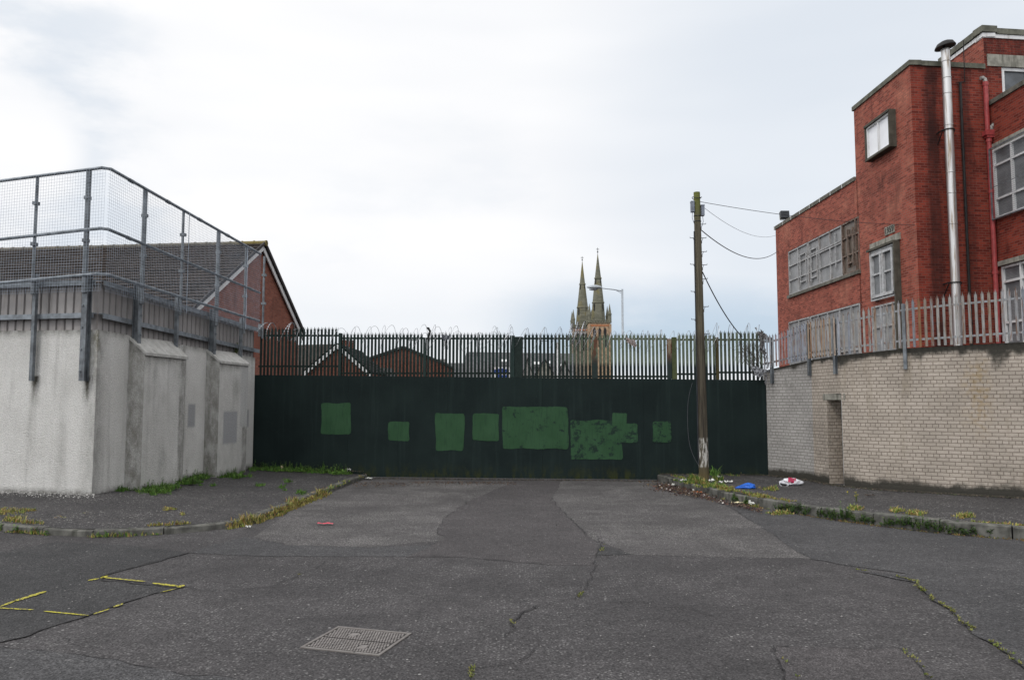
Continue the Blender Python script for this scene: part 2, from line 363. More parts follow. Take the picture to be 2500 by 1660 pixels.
def m_screen(name, a, b, rust):
    """wire-screened dirty glass"""
    t = NT(name, .45, .4); uv = t.uv(); p = t.pos()
    wx = t.N('ShaderNodeTexBrick'); t.L(uv, wx.inputs['Vector']); wx.offset = .5; wx.inputs['Scale'].default_value = 1
    wx.inputs['Brick Width'].default_value = .05; wx.inputs['Row Height'].default_value = .035; wx.inputs['Mortar Size'].default_value = .006
    wx.inputs['Color1'].default_value = (*a, 1); wx.inputs['Color2'].default_value = (*a, 1); wx.inputs['Mortar'].default_value = (*b, 1)
    c = t.mix(t.rng(t.noise(p, 2.2, 6, .65), .35, .7, 0, .6), wx.outputs['Color'], tuple(x*.55 for x in a))
    if rust: c = t.mix(t.rng(t.noise(t.mapv(p, (3, 3, .8)), 2, 6, .7), .5, .68, 0, rust), c, (.13, .085, .055))
    t.base(c); return t.m
M['screen'] = m_screen('screened_glass', (.20, .205, .21), (.33, .33, .33), .25)
M['screen_rust'] = m_screen('rusty_screened_glass', (.10, .085, .07), (.17, .13, .10), .9)
M['screen_dark'] = m_screen('screened_glass_dark', (.13, .14, .15), (.27, .275, .28), .1)
def m_spire():
    t = NT('spire_stone', .9, .2); p = t.pos()
    n = t.noise(t.mapv(p, (1, 1, .6)), .35, 6, .65); st = t.noise(t.mapv(p, (.5, .5, 3)), .9, 3)
    c = t.mix(t.rng(st, .3, .7), (.115, .115, .085), (.18, .175, .135))
    c = t.mix(t.rng(n, .5, .64, 0, .65), c, (.20, .165, .06))
    c = t.mix(t.rng(t.noise(p, .6, 5), .6, .75, 0, .5), c, (.07, .08, .04))
    t.base(c); return t.m
M['spire'] = m_spire()
M['tower_stone'] = plain('tower_stone', (.33, .23, .15), .9, 0, .35, 1.2, dirt=(.2, .13, .09))
M['tower_grey'] = plain('tower_grey_stone', (.26, .22, .18), .9, 0, .35, 1.2, dirt=(.14, .12, .10))
def m_cover():
    t = NT('cast_iron_cover', .55, .4, .2); p = t.pos()
    t.base(t.mix(t.rng(t.noise(p, 9, 6, .7), .3, .7), (.13, .115, .105), (.20, .185, .175))); t.bump(t.noise(p, 90, 3), .002, .5); return t.m
M['cover'] = m_cover()
M['stud'] = plain('worn_iron_stud', (.24, .22, .21), .5, .2, .2, 30)
M['cover_dark'] = plain('cover_recess', (.035, .032, .03), .8, 0, .3, 20)
def m_bag(name, c, tr=.0):
    t = NT(name, .35, .5); p = t.pos()
    t.base(t.mix(t.rng(t.noise(p, 14, 5), .3, .7), tuple(x*.8 for x in c), c)); t.bump(t.noise(p, 22, 5, .6, 1.), .02, .8); return t.m
M['bag_blue'] = m_bag('blue_plastic', (.01, .13, .62)); M['bag_white'] = m_bag('white_plastic', (.72, .72, .76)); M['bag_print'] = m_bag('red_print', (.62, .04, .12))
M['paper'] = m_bag('paper', (.66, .66, .62)); M['cream'] = m_bag('cream_card', (.68, .60, .38)); M['redstrip'] = m_bag('red_plastic', (.68, .06, .10)); M['orange'] = m_bag('orange_plastic', (.6, .2, .06))
M['stalk'] = plain('plant_stem', (.09, .12, .03), .8)
M['dirt'] = plain('leaf_dirt', (.055, .040, .030), .95, 0, .6, 14)

# ------------------------------------------------------------------ mesh builder
class MB:
    def __init__(s): s.v = []; s.f = []; s.uv = []; s.c = []; s.mi = []; s.cur = (1, 1, 1); s.smooth = False
    def V(s, p, c=None): s.v.append(Vector(p)); s.c.append(c or s.cur); return len(s.v)-1
    def face(s, pts, uv=None, mi=0, cols=None):
        ids = [s.V(p, cols[i] if cols else None) for i, p in enumerate(pts)]
        s.f.append(ids); s.uv.append(uv); s.mi.append(mi)
    def faceI(s, ids, uv=None, mi=0): s.f.append(list(ids)); s.uv.append(uv); s.mi.append(mi)
    def obox(s, c, ax, ay, az, mi=0):
        """box by centre and three half-axis vectors"""
        c = Vector(c); ax = Vector(ax); ay = Vector(ay); az = Vector(az)
        P = [c+ax*i+ay*j+az*k for k in (-1, 1) for j in (-1, 1) for i in (-1, 1)]
        if ax.cross(ay).dot(az) < 0: P = [c-ax*i+ay*j+az*k for k in (-1, 1) for j in (-1, 1) for i in (-1, 1)]
        for q in ((0, 2, 3, 1), (4, 5, 7, 6), (0, 1, 5, 4), (1, 3, 7, 5), (3, 2, 6, 7), (2, 0, 4, 6)): s.face([P[i] for i in q], mi=mi)
    def box(s, a, b, mi=0):
        a = Vector(a); b = Vector(b); c = (a+b)/2; h = (b-a)/2
        s.obox(c, (h.x, 0, 0), (0, h.y, 0), (0, 0, h.z), mi)
    def bar(s, a, b, w, h, up=(0, 0, 1), mi=0):
        """rectangular bar a->b, w across, h along up"""
        a = Vector(a); b = Vector(b); d = (b-a); L = d.length; d.normalize(); up = Vector(up)
        sd_ = d.cross(up)
        if sd_.length < 1e-4: sd_ = d.cross(Vector((1, 0, 0)))
        sd_.normalize(); u2 = sd_.cross(d).normalized()
        s.obox((a+b)/2, d*(L/2), sd_*(w/2), u2*(h/2), mi)
    def tube(s, pts, r, n=8, cap=True, mi=0):
        pts = [Vector(p) for p in pts]; rr = r if isinstance(r, (list, tuple)) else [r]*len(pts)
        rings = []; prev = None
        for i, p in enumerate(pts):
            d = (pts[min(i+1, len(pts)-1)]-pts[max(i-1, 0)]).normalized()
            if prev is None: x = d.orthogonal().normalized()
            else:
                x = prev-d*prev.dot(d); x = x.normalized() if x.length > 1e-5 else d.orthogonal().normalized()
            prev = x; y = d.cross(x)
            rings.append([s.V(p+(x*math.cos(2*math.pi*k/n)+y*math.sin(2*math.pi*k/n))*rr[i]) for k in range(n)])
        for i in range(len(rings)-1):
            for k in range(n): s.faceI((rings[i][k], rings[i][(k+1) % n], rings[i+1][(k+1) % n], rings[i+1][k]), mi=mi)
        if cap: s.faceI(rings[0][::-1], mi=mi); s.faceI(rings[-1], mi=mi)
    def prism(s, poly, n, mi=0):
        """polygon (3D pts) extruded by vector n"""
        n = Vector(n); a = [Vector(p) for p in poly]; b = [p+n for p in a]
        s.face(a[::-1], mi=mi); s.face(b, mi=mi)
        for i in range(len(a)):
            j = (i+1) % len(a); s.face([a[i], a[j], b[j], b[i]], mi=mi)
    def build(s, name, mat, parent=None, smooth=False, attach=True):
        me = bpy.data.meshes.new(name)
        base = parent.get('_base') if parent else None
        bv = Vector(parent_base(parent)) if parent else Vector((0, 0, 0))
        me.from_pydata([tuple(p-bv) for p in s.v], [], s.f)
        for m in (mat if isinstance(mat, (list, tuple)) else [mat]): me.materials.append(m)
        ul = me.uv_layers.new(name='UVMap')
        for pi, pol in enumerate(me.polygons):
            pol.material_index = s.mi[pi]; pol.use_smooth = smooth or s.smooth
            ex = s.uv[pi]; nn = pol.normal
            for k, li in enumerate(pol.loop_indices):
                if ex: ul.data[li].uv = ex[k]
                else:
                    p = s.v[me.loops[li].vertex_index]
                    if abs(nn.z) > .8: ul.data[li].uv = (p.x, p.y)
                    else:
                        t = Vector((-nn.y, nn.x, 0)).normalized(); ul.data[li].uv = (p.dot(t), p.z)
        ca = me.color_attributes.new('Col', 'FLOAT_COLOR', 'POINT')
        flat = []
        for c in s.c: flat += [c[0], c[1], c[2], 1]
        ca.data.foreach_set('color', flat)
        me.validate(); o = bpy.data.objects.new(name, me); col.objects.link(o)
        if parent: o.parent = parent
        return o
BASES = {}
def parent_base(p):
    b = Vector((0, 0, 0))
    while p is not None:
        b += Vector(BASES.get(p.name, (0, 0, 0))); p = p.parent
    return b
def tag(o, label=None, cat=None, group=None, kind=None):
    for k, v in (('label', label), ('category', cat), ('group', group), ('kind', kind)):
        if v: o[k] = v
    return o
def thing(name, label, cat, loc, group=None):
    o = bpy.data.objects.new(name, None); col.objects.link(o); o.empty_display_size = .2
    o.location = loc; BASES[o.name] = tuple(loc); return tag(o, label, cat, group)
def struct(name, mb, mat, **k): return tag(mb.build(name, mat, **k), kind='structure')
def shade(c, lo, hi, rg=None):
    k = (rg or R).uniform(lo, hi); return tuple(x*k for x in c)
def lerp(a, b, t): return a+(b-a)*t
def interp(tab, x):
    if x <= tab[0][0]: return tab[0][1]
    for (x0, y0), (x1, y1) in zip(tab, tab[1:]):
        if x <= x1: return lerp(y0, y1, (x-x0)/(x1-x0))
    return tab[-1][1]
def resample(pts, step):
    pts = [Vector(p) for p in pts]; out = [pts[0]]
    for a, b in zip(pts, pts[1:]):
        n = max(1, int((b-a).length/step))
        for i in range(1, n+1): out.append(a.lerp(b, i/n))
    return out
def smooth_poly(pts, it=2):
    pts = [Vector(p) for p in pts]
    for _ in range(it):
        q = [pts[0]]
        for a, b in zip(pts, pts[1:]): q += [a.lerp(b, .25), a.lerp(b, .75)]
        q.append(pts[-1]); pts = q
    return pts

# ================================================================== GROUND, ROAD, PAVEMENTS
g = MB(); g.face([(-900, -300, -.06), (900, -300, -.06), (900, 1200, -.06), (-900, 1200, -.06)])
struct('ground', g, M['road_dark'])
KL = smooth_poly([(-3.32, 18.55), (-3.5, 16.6), (-3.6, 14), (-3.68, 12.3), (-3.75, 11.55), (-4.04, 11.1), (-4.48, 10.77), (-5.22, 10.47), (-6.11, 10.66), (-6.96, 11.0), (-9, 11.9), (-14, 14.6), (-20, 18.5)], 1)
KR = smooth_poly([(3.22, 17.9), (3.45, 16.25), (3.94, 13.8), (4.93, 11.77), (5.83, 10.74), (6.5, 10.3), (8, 9.6), (11, 8.8), (20, 7.5)], 1)
gx0, gx1, gy0, gy1 = -20, 20, -6, 18.8
r = MB(); nx, ny = 80, 60
def rz(x, y): return .018*(mnoise.noise(Vector((x*.45, y*.45, 0)))) + .006*mnoise.noise(Vector((x*1.7, y*1.7, 3)))
ROADPTS = [[(lerp(gx0, gx1, i/nx), lerp(gy0, gy1, j/ny)) for i in range(nx+1)] for j in range(ny+1)]
ids = [[r.V((x, y, 0)) for (x, y) in row] for row in ROADPTS]
for j in range(ny):
    for i in range(nx): r.faceI((ids[j][i], ids[j][i+1], ids[j+1][i+1], ids[j+1][i]))
road = struct('road', r, M['road'])
LAYER = [0]
def jag(poly, step=.12, amp=.02, closed=True):
    pts = [Vector((p[0], p[1], 0)) for p in poly]
    if closed: pts = pts+[pts[0]]
    q = resample(pts, step); out = []
    for p in q:
        out.append(Vector((p.x+amp*mnoise.noise(Vector((p.x*5, p.y*5, 1)))*2, p.y+amp*mnoise.noise(Vector((p.x*5, p.y*5, 9)))*2, 0)))
    return out[:-1] if closed else out
def road_patch(px, mat, z, step=.15, amp=.03, world=False):
    LAYER[0] += 1; z = .0009*LAYER[0]
    poly = [(p if world else tuple(gr(*p)[:2])) for p in px]
    mb = MB(); mb.face([Vector((p.x, p.y, z)) for p in jag(poly, step, amp)])
    if True:
        import bmesh
        o = mb.build('road_patch', mat); bm = bmesh.new(); bm.from_mesh(o.data)
        for f_ in bm.faces:
            if f_.normal.z < 0: f_.normal_flip()
        bmesh.ops.triangulate(bm, faces=bm.faces[:]); bm.to_mesh(o.data); bm.free()
        return tag(o, kind='structure')
# worn speckled throat either side of the centre strip
road_patch([(620, 1310), (700, 1330), (900, 1335), (1100, 1318), (1230, 1200), (1262, 1173), (870, 1171), (800, 1200), (720, 1240)], M['road_worn'], .004)
road_patch([(1372, 1173), (1345, 1217), (1392, 1268), (1440, 1310), (1545, 1354), (1750, 1359), (1978, 1363), (1880, 1300), (1782, 1240), (1700, 1205), (1640, 1176)], M['road_worn'], .004, amp=.04)
road_patch([(1261, 1172), (1149.5, 1221), (1080, 1268), (1066, 1305), (1091, 1312), (1060, 1330), (992, 1359), (1136, 1360.6), (1341, 1378.6), (1453, 1382), (1460, 1330), (1431, 1307.5), (1391.7, 1268), (1345, 1217), (1370.7, 1172)], M['road_smooth'], .008, amp=.02)
road_patch([(650, 1358), (992, 1359), (1060, 1331), (900, 1336), (700, 1331), (600, 1312), (520, 1330), (464, 1350)], M['road_mid'], .008, amp=.03)
road_patch([(1460, 1331), (1466, 1331), (1545, 1354), (1458, 1355)], M['road_dark'], .012, .05, .01)
road_patch([(1790, 1242), (1880, 1302), (1978, 1366), (2200, 1400), (2500, 1440), (2700, 1330), (2500, 1322), (2324, 1308), (2076, 1279), (1850, 1243)], M['road_mid'], .004, amp=.03)
road_patch([(-200, 1370), (0, 1350), (135, 1323), (300, 1330), (464, 1350), (244, 1409), (241, 1416), (447, 1435), (372, 1450), (203, 1508), (0, 1572), (-200, 1610)], M['road_dark'], .004, amp=.03)
road_patch([(1889, 1580), (2024, 1582), (2201, 1587), (2240, 1625), (2290, 1700), (2330, 1780), (1960, 1780), (1917, 1659)], M['road_smooth'], .004, .1, .02)
road_patch([(2094, 1396), (2238, 1424), (2261, 1450), (2331, 1505), (2424, 1576), (2500, 1632), (2700, 1700), (2800, 1480), (2500, 1420)], M['road_mid'], .008, .2, .03)
road_patch([(-300, 1590), (0, 1582), (135, 1596), (288, 1614), (406, 1640), (576, 1658), (700, 1700), (650, 1800), (-300, 1800)], M['road_mid'], .004, .15, .03)
def cracks(name, lines, mat, z=.0112, wid=.012, amp=.03, gap=0.):
    mb = MB()
    for ln in lines:
        pts = jag([tuple(gr(*p)[:2]) for p in ln], .05, amp, False)
        for i in range(len(pts)-1):
            if gap and mnoise.noise(Vector((i*.17, ln[0][0], 0))) < gap: continue
            a, b = pts[i], pts[i+1]; d = (b-a); 
            if d.length < 1e-5: continue
            d.normalize(); n = Vector((-d.y, d.x, 0))
            def ww(k): return wid*(.55+.9*abs(mnoise.noise(Vector((k*.23, ln[0][1], 5)))))
            wa_, wb_ = ww(i), ww(i+1)
            mb.face([a-n*wa_+Vector((0, 0, z)), b-n*wb_+Vector((0, 0, z)), b+n*wb_+Vector((0, 0, z)), a+n*wa_+Vector((0, 0, z))])
    return struct(name, mb, mat)
CR = [[(1469, 1312), (1460, 1345), (1453, 1382), (1442, 1409), (1424, 1449), (1399, 1463), (1309, 1479), (1262, 1517), (1233, 1558)],
      [(1262, 1616), (1154, 1630), (1136, 1657)], [(1305, 1585), (1262, 1616)],
      [(0, 1572), (203, 1508), (300, 1475), (372, 1450)], [(241, 1417), (330, 1424), (447, 1435), (520, 1442), (576, 1443), (674, 1431), (800, 1369)],
      [(0, 1350), (135, 1323)], [(464, 1350), (350, 1378), (244, 1409)], [(0, 1582), (135, 1596), (288, 1614), (406, 1640), (576, 1658)],
      [(650, 1358), (690, 1360)], [(990, 1359), (1060, 1358), (1136, 1361)], [(1180, 1366), (1341, 1379)], [(1149, 1221), (1080, 1268), (1066, 1305), (1091, 1312)],
      [(1345, 1217), (1392, 1268), (1431, 1308)], [(1889, 1580), (2024, 1582), (2201, 1587)], [(1889, 1580), (1917, 1659)],
      [(1480, 1470), (1600, 1472), (1660, 1482), (1760, 1508)]]
cracks('road_crack', CR, M['crack'], wid=.0058, gap=-.22)
cracks('road_crack', [[(1300, 1482), (1262, 1517), (1250, 1530)], [(241, 1418), (330, 1427), (440, 1437)]], M['crack'], z=.0122, wid=.011)
cracks('road_crack', [[(2094, 1394), (2192, 1408), (2238, 1422), (2261, 1450), (2331, 1505), (2378, 1543), (2424, 1575), (2500, 1631)], [(2201, 1587), (2240, 1625), (2266, 1660)]], M['crack'], wid=.005)
# yellow spray marks
def ypx(x, y): return (x*.3387, y*.3387+1240)
ym = MB()
for (x0, y0, x1, y1, wd) in [(635, 530, 712, 515, .03), (725, 512, 775, 495, .03), (730, 506, 1050, 537, .022), (1100, 548, 1290, 572, .032), (1285, 580, 1320, 562, .04), (1155, 615, 1265, 590, .010),
                             (675, 773, 790, 735, .018), (820, 722, 885, 697, .025), (315, 752, 640, 783, .018), (-40, 727, 240, 742, .018), (0, 720, 110, 675, .022), (100, 680, 330, 608, .035)]:
    a = gr(*ypx(x0, y0)); b = gr(*ypx(x1, y1)); n = max(3, int((b-a).length/.03)); d = (b-a).normalized(); nn = Vector((-d.y, d.x, 0))
    for k in range(n):
        p, q = a.lerp(b, k/n), a.lerp(b, (k+1)/n)
        def wv(t): return wd*(.75+.5*mnoise.noise(Vector((t*9, x0, 0))))*min(1, .4+4*min(t, 1-t))
        z = Vector((0, 0, .0132)); w0, w1 = wv(k/n), wv((k+1)/n)
        ym.face([p-nn*w0+z, q-nn*w1+z, q+nn*w1+z, p+nn*w0+z])
struct('road_marking', ym, M['yellow'])

# kerbs: individual stones laid along the line
def kerb(name, line, h, side, wdt=.13, miss=()):
    pts = resample([Vector((p.x, p.y, 0)) for p in line], .1); mb = MB(); L = 0; stone = []
    acc = [0]
    for a, b in zip(pts, pts[1:]): acc.append(acc[-1]+(b-a).length)
    tot = acc[-1]; s = 0
    def P(sv):
        for i in range(len(acc)-1):
            if acc[i+1] >= sv: return pts[i].lerp(pts[i+1], (sv-acc[i])/max(1e-6, acc[i+1]-acc[i]))
        return pts[-1]
    while s < tot-.2:
        ln = R.uniform(.78, .92); e = min(tot, s+ln-.018); a, b = P(s), P(e); d = (b-a).normalized(); n = Vector((-d.y, d.x, 0))*side
        hh = h(a) + R.uniform(-.012, .012); j = n*R.uniform(-.012, .012); ch = .018
        k = 5
        for q in range(k):
            p0, p1 = P(lerp(s, e, q/k))+j, P(lerp(s, e, (q+1)/k))+j
            w_ = n*wdt; c_ = n*ch; up = Vector((0, 0, 1))
            z0 = -.03
            def ring(p, t): 
                jj = .004*mnoise.noise(Vector((p.x*6, p.y*6, t)))
                return [p+up*z0, p+up*(hh-ch+jj), p+c_+up*(hh+jj), p+w_+up*hh, p+w_+up*z0]
            A, B = ring(p0, 0), ring(p1, 0)
            for i in range(4):
                f_ = [A[i], B[i], B[i+1], A[i+1]]
                if side > 0: f_ = f_
                else: f_ = f_[::-1]
                mb.face(f_)
            if q == 0: mb.face(A if side > 0 else A[::-1])
            if q == k-1: mb.face(B[::-1] if side > 0 else B)
        s += ln
    return struct(name, mb, M['kerb'])
# KL runs from the gate towards the camera then left; pavement lies to its right-hand side (-X) -> side -1 gives...
kerb('kerb', KL, lambda p: .095, -1)
kerb('kerb', KR, lambda p: .15 if p.y > 13 else .17, 1)

# ------------------------------------------------------------------ plan of the walls
WC = at(228, 1100, 13.0); WC = Vector((WC.x, WC.y, 0))           # near corner of the roughcast wall
BP = Vector((-6.20, 18.791, 0)); BE = Vector((5.66, 17.604, 0))     # ends of the steel barrier
WF = Vector((-6.045, 18.72, 0))
WD = (WF-WC).normalized(); WN = Vector((WD.y, -WD.x, 0))          # receding face, outward normal (+X)
LD = Vector((-1.75, .41, 0)).normalized(); LN = Vector((LD.y, -LD.x, 0)); LN = LN if LN.y < 0 else -LN
WALLPTS = [(5.575, 17.68), (6.06, 16.66), (6.13, 16.42), (6.22, 15.83), (6.30, 15.3), (6.72, 14.74), (7.34, 14.26), (7.95, 13.83), (8.55, 13.45), (9.6, 12.9), (11, 12.3), (14, 11.4)]
# ------------------------------------------------------------------ pavements
lp = MB()
kk = [Vector((p.x, p.y, 0)) for p in resample(KL, .5)]
def kl_in(p, q):  # shift inside kerb
    return p
def zL(t, p):
    return t
wl_far = WF; N_ = 14
def wall_pair(p):
    """point on the wall base matched to a kerb point"""
    if p.y > 12.0 and p.x > -3.9:
        t = min(1, max(0, (18.55-p.y)/(18.55-11.6))); return WF.lerp(WC, t), lerp(.21, .27, t)
    t = max(0, (-3.9-p.x))/1.2
    return WC+LD*max(0, (t-.5)*1.25), .27
prevrow = None
for i, p in enumerate(kk):
    q, zq = wall_pair(p); q = q.copy(); dirn = (q-p); dirn.normalize(); p0 = p+dirn*.10; q = q+dirn*.25
    row = []
    for k in range(N_+1):
        t = k/N_; a = p0.lerp(q, t); zz = lerp(.09, zq, t**.9)+.012*mnoise.noise(Vector((a.x*1.3, a.y*1.3, 0)))
        row.append(lp.V((a.x, a.y, zz)))
    if prevrow:
        for k in range(N_): lp.faceI((prevrow[k], prevrow[k+1], row[k+1], row[k]) if True else ())
    prevrow = row
lo_ = struct('pavement', lp, M['pave'], smooth=True)
import bmesh
def fix_up(o):
    bm = bmesh.new(); bm.from_mesh(o.data)
    for f_ in bm.faces:
        if f_.normal.z < 0: f_.normal_flip()
    bm.to_mesh(o.data); bm.free()
fix_up(lo_)
rp = MB(); kr = resample([Vector((p.x, p.y, 0)) for p in KR], .5); wr = [Vector((p[0], p[1], 0)) for p in WALLPTS]
wr = resample(wr, .35); prevrow = None
for i, p in enumerate(kr):
    t = i/(len(kr)-1); j = min(len(wr)-1, int(min(1, t*1.6)*(len(wr)-1))); q = wr[j]; d = (q-p).normalized(); p0 = p+d*.10; q2 = q+d*.3
    row = [rp.V((*(p0.lerp(q2, k/10))[:2], .15+.01*mnoise.noise(Vector((p0.lerp(q2, k/10).x, p0.lerp(q2, k/10).y, 4))))) for k in range(11)]
    if prevrow:
        for k in range(10): rp.faceI((prevrow[k], prevrow[k+1], row[k+1], row[k]))
    prevrow = row
rp.face([(3.3, 17.7, .146), (3.35, 18.1, .146), (6, 18, .146), (5.9, 17.3, .146)])
ro_ = struct('pavement', rp, M['pave'], smooth=True); fix_up(ro_)

def pave_z(x, y):
    """height of the surface under a plan point"""
    def side(line, p):
        best = 1e9; sgn = 1
        for a, b in zip(line, line[1:]):
            a2, b2 = Vector((a.x, a.y)), Vector((b.x, b.y)); ab = b2-a2; t = max(0, min(1, (p-a2).dot(ab)/ab.length_squared)); q = a2+ab*t; dd = (p-q).length
            if dd < best: best = dd; cr = ab.x*(p.y-a2.y)-ab.y*(p.x-a2.x); sgn = cr
        return best, sgn
    p = Vector((x, y))
    if x < 0:
        d, s_ = side(KL, p)
        return (.095+min(.17, d*.055)) if s_ < 0 else 0.
    d, s_ = side(KR, p)
    return .155 if s_ > 0 else 0.

# ================================================================== ROUGHCAST WALL (left)
HZ = 2.80; ZTOPC = at(230, 805, 13.0).z; ZTOPF = at(618, 873, 18.7).z
postsR = []   # (s along receding face)
def sR(u, v=900): return on(u, v, WC+WN*.1, WD)[1]
def sL(u, v=900): return on(u, v, WC+LN*.1, LD)[1]
S_R = {k: sR(u) for k, u in dict(C=333, D=430, E=519, F=588, G=634).items()}
S_L = {k: sL(u) for k, u in dict(A=76, B=203).items()}
LEN_R = (WF-WC).length
wall = thing('roughcast_wall', 'grey roughcast wall with a sharp corner and two sloping buttresses, left of the road', 'wall', (WC.x, WC.y, .2))
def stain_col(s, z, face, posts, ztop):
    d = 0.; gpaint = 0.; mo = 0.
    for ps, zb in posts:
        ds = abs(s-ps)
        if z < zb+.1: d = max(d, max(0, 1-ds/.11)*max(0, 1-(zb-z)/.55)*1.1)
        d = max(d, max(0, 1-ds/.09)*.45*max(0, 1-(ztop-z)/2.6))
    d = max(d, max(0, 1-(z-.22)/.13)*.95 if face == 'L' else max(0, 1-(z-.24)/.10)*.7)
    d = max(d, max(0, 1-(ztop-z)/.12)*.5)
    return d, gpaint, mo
def wall_grid(mb, P, D, L, z0f, z1f, fn, step=.055, flip=False):
    ns = max(2, int(L/step)); nz_ = 56; idx = []
    for i in range(ns+1):
        s = L*i/ns; p = P+D*s; rowi = []
        for j in range(nz_+1):
            z = lerp(z0f(s), z1f(s), j/nz_); rowi.append(mb.V((p.x, p.y, z), fn(s, z)))
        idx.append(rowi)
    for i in range(ns):
        for j in range(nz_):
            q = (idx[i][j], idx[i+1][j], idx[i+1][j+1], idx[i][j+1]); mb.faceI(q[::-1] if flip else q)
zt = lambda s: lerp(ZTOPC, ZTOPF, s/LEN_R)
PR = [(S_R['C'], at(331, 935, 13.9).z), (S_R['E'], at(517, 948, 16.3).z)]
PLs = [(S_L['A'], at(75, 930, 13.3).z), (S_L['B'], at(201, 930, 13.0).z)]
def fR(s, z):
    d, g_, m_ = stain_col(s, z, 'R', PR, zt(s))
    e = s
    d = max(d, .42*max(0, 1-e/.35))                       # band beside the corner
    for (s0, s1) in ((sR(323, 1100)-.05, sR(323, 1100)+.1), (sR(448, 1100), sR(448, 1100)+.12)): 
        if s0 < s < s1: d = max(d, .35)  # darker strips on the wall beside the first buttress
    a = on(460, 985, WC, WD)[1]; b = on(479, 985, WC, WD)[1]; zA = on(470, 987, WC, WD)[0].z; zB = on(470, 1040, WC, WD)[0].z
    if a < s < b and zB < z < zA: g_ = 1.
    a = on(598, 985, WC, WD)[1]; b = on(608, 985, WC, WD)[1]
    if a < s < b and on(604, 1045, WC, WD)[0].z < z < on(604, 1000, WC, WD)[0].z: g_ = .9
    return (d, g_, max(0, 1-e/.12)*max(0, 1-(zt(s)-z)/.7))
def fL(s, z):
    d, g_, m_ = stain_col(s, z, 'L', PLs, ZTOPC)
    d = max(d, .30*max(0, 1-s/.3)*1., .22*max(0, 1-abs(s-.62)/.14)*max(0, min(1, (2.3-z)/.8)))
    return (d, g_, max(0, 1-s/.28)*max(0, 1-(ZTOPC-z)/.9)*1.)
b1 = MB(); wall_grid(b1, WC, WD, LEN_R, lambda s: .0, zt, fR)
wall_grid(b1, WC, LD, 9.5, lambda s: .0, lambda s: ZTOPC+.01*s, fL, flip=True)
# top surface, back
TH = .22
inn = lambda s: WC+WD*s-WN*TH
bk = WC-WN*TH-LN*TH
b1.cur = (.25, 0, .2)
b1.face([Vector((*WC[:2], ZTOPC)), Vector((*WF[:2], ZTOPF)), Vector((*(WF-WN*TH)[:2], ZTOPF)), Vector((*bk[:2], ZTOPC))])
LE = WC+LD*9.5; b1.face([Vector((*WC[:2], ZTOPC)), Vector((*bk[:2], ZTOPC)), Vector((*(LE-LN*TH)[:2], ZTOPC+.095)), Vector((*LE[:2], ZTOPC+.095))])
b1.face([Vector((*WF[:2], 0)), Vector((*(WF-WN*TH)[:2], 0)), Vector((*(WF-WN*TH)[:2], ZTOPF)), Vector((*WF[:2], ZTOPF))])
b1.face([Vector((*(WF-WN*TH)[:2], 0)), Vector((*bk[:2], 0)), Vector((*bk[:2], ZTOPC)), Vector((*(WF-WN*TH)[:2], ZTOPF))])
b1.face([Vector((*bk[:2], 0)), Vector((*(LE-LN*TH)[:2], 0)), Vector((*(LE-LN*TH)[:2], ZTOPC+.095)), Vector((*bk[:2], ZTOPC))])
b1.build('wall_body', M['roughcast'], wall)
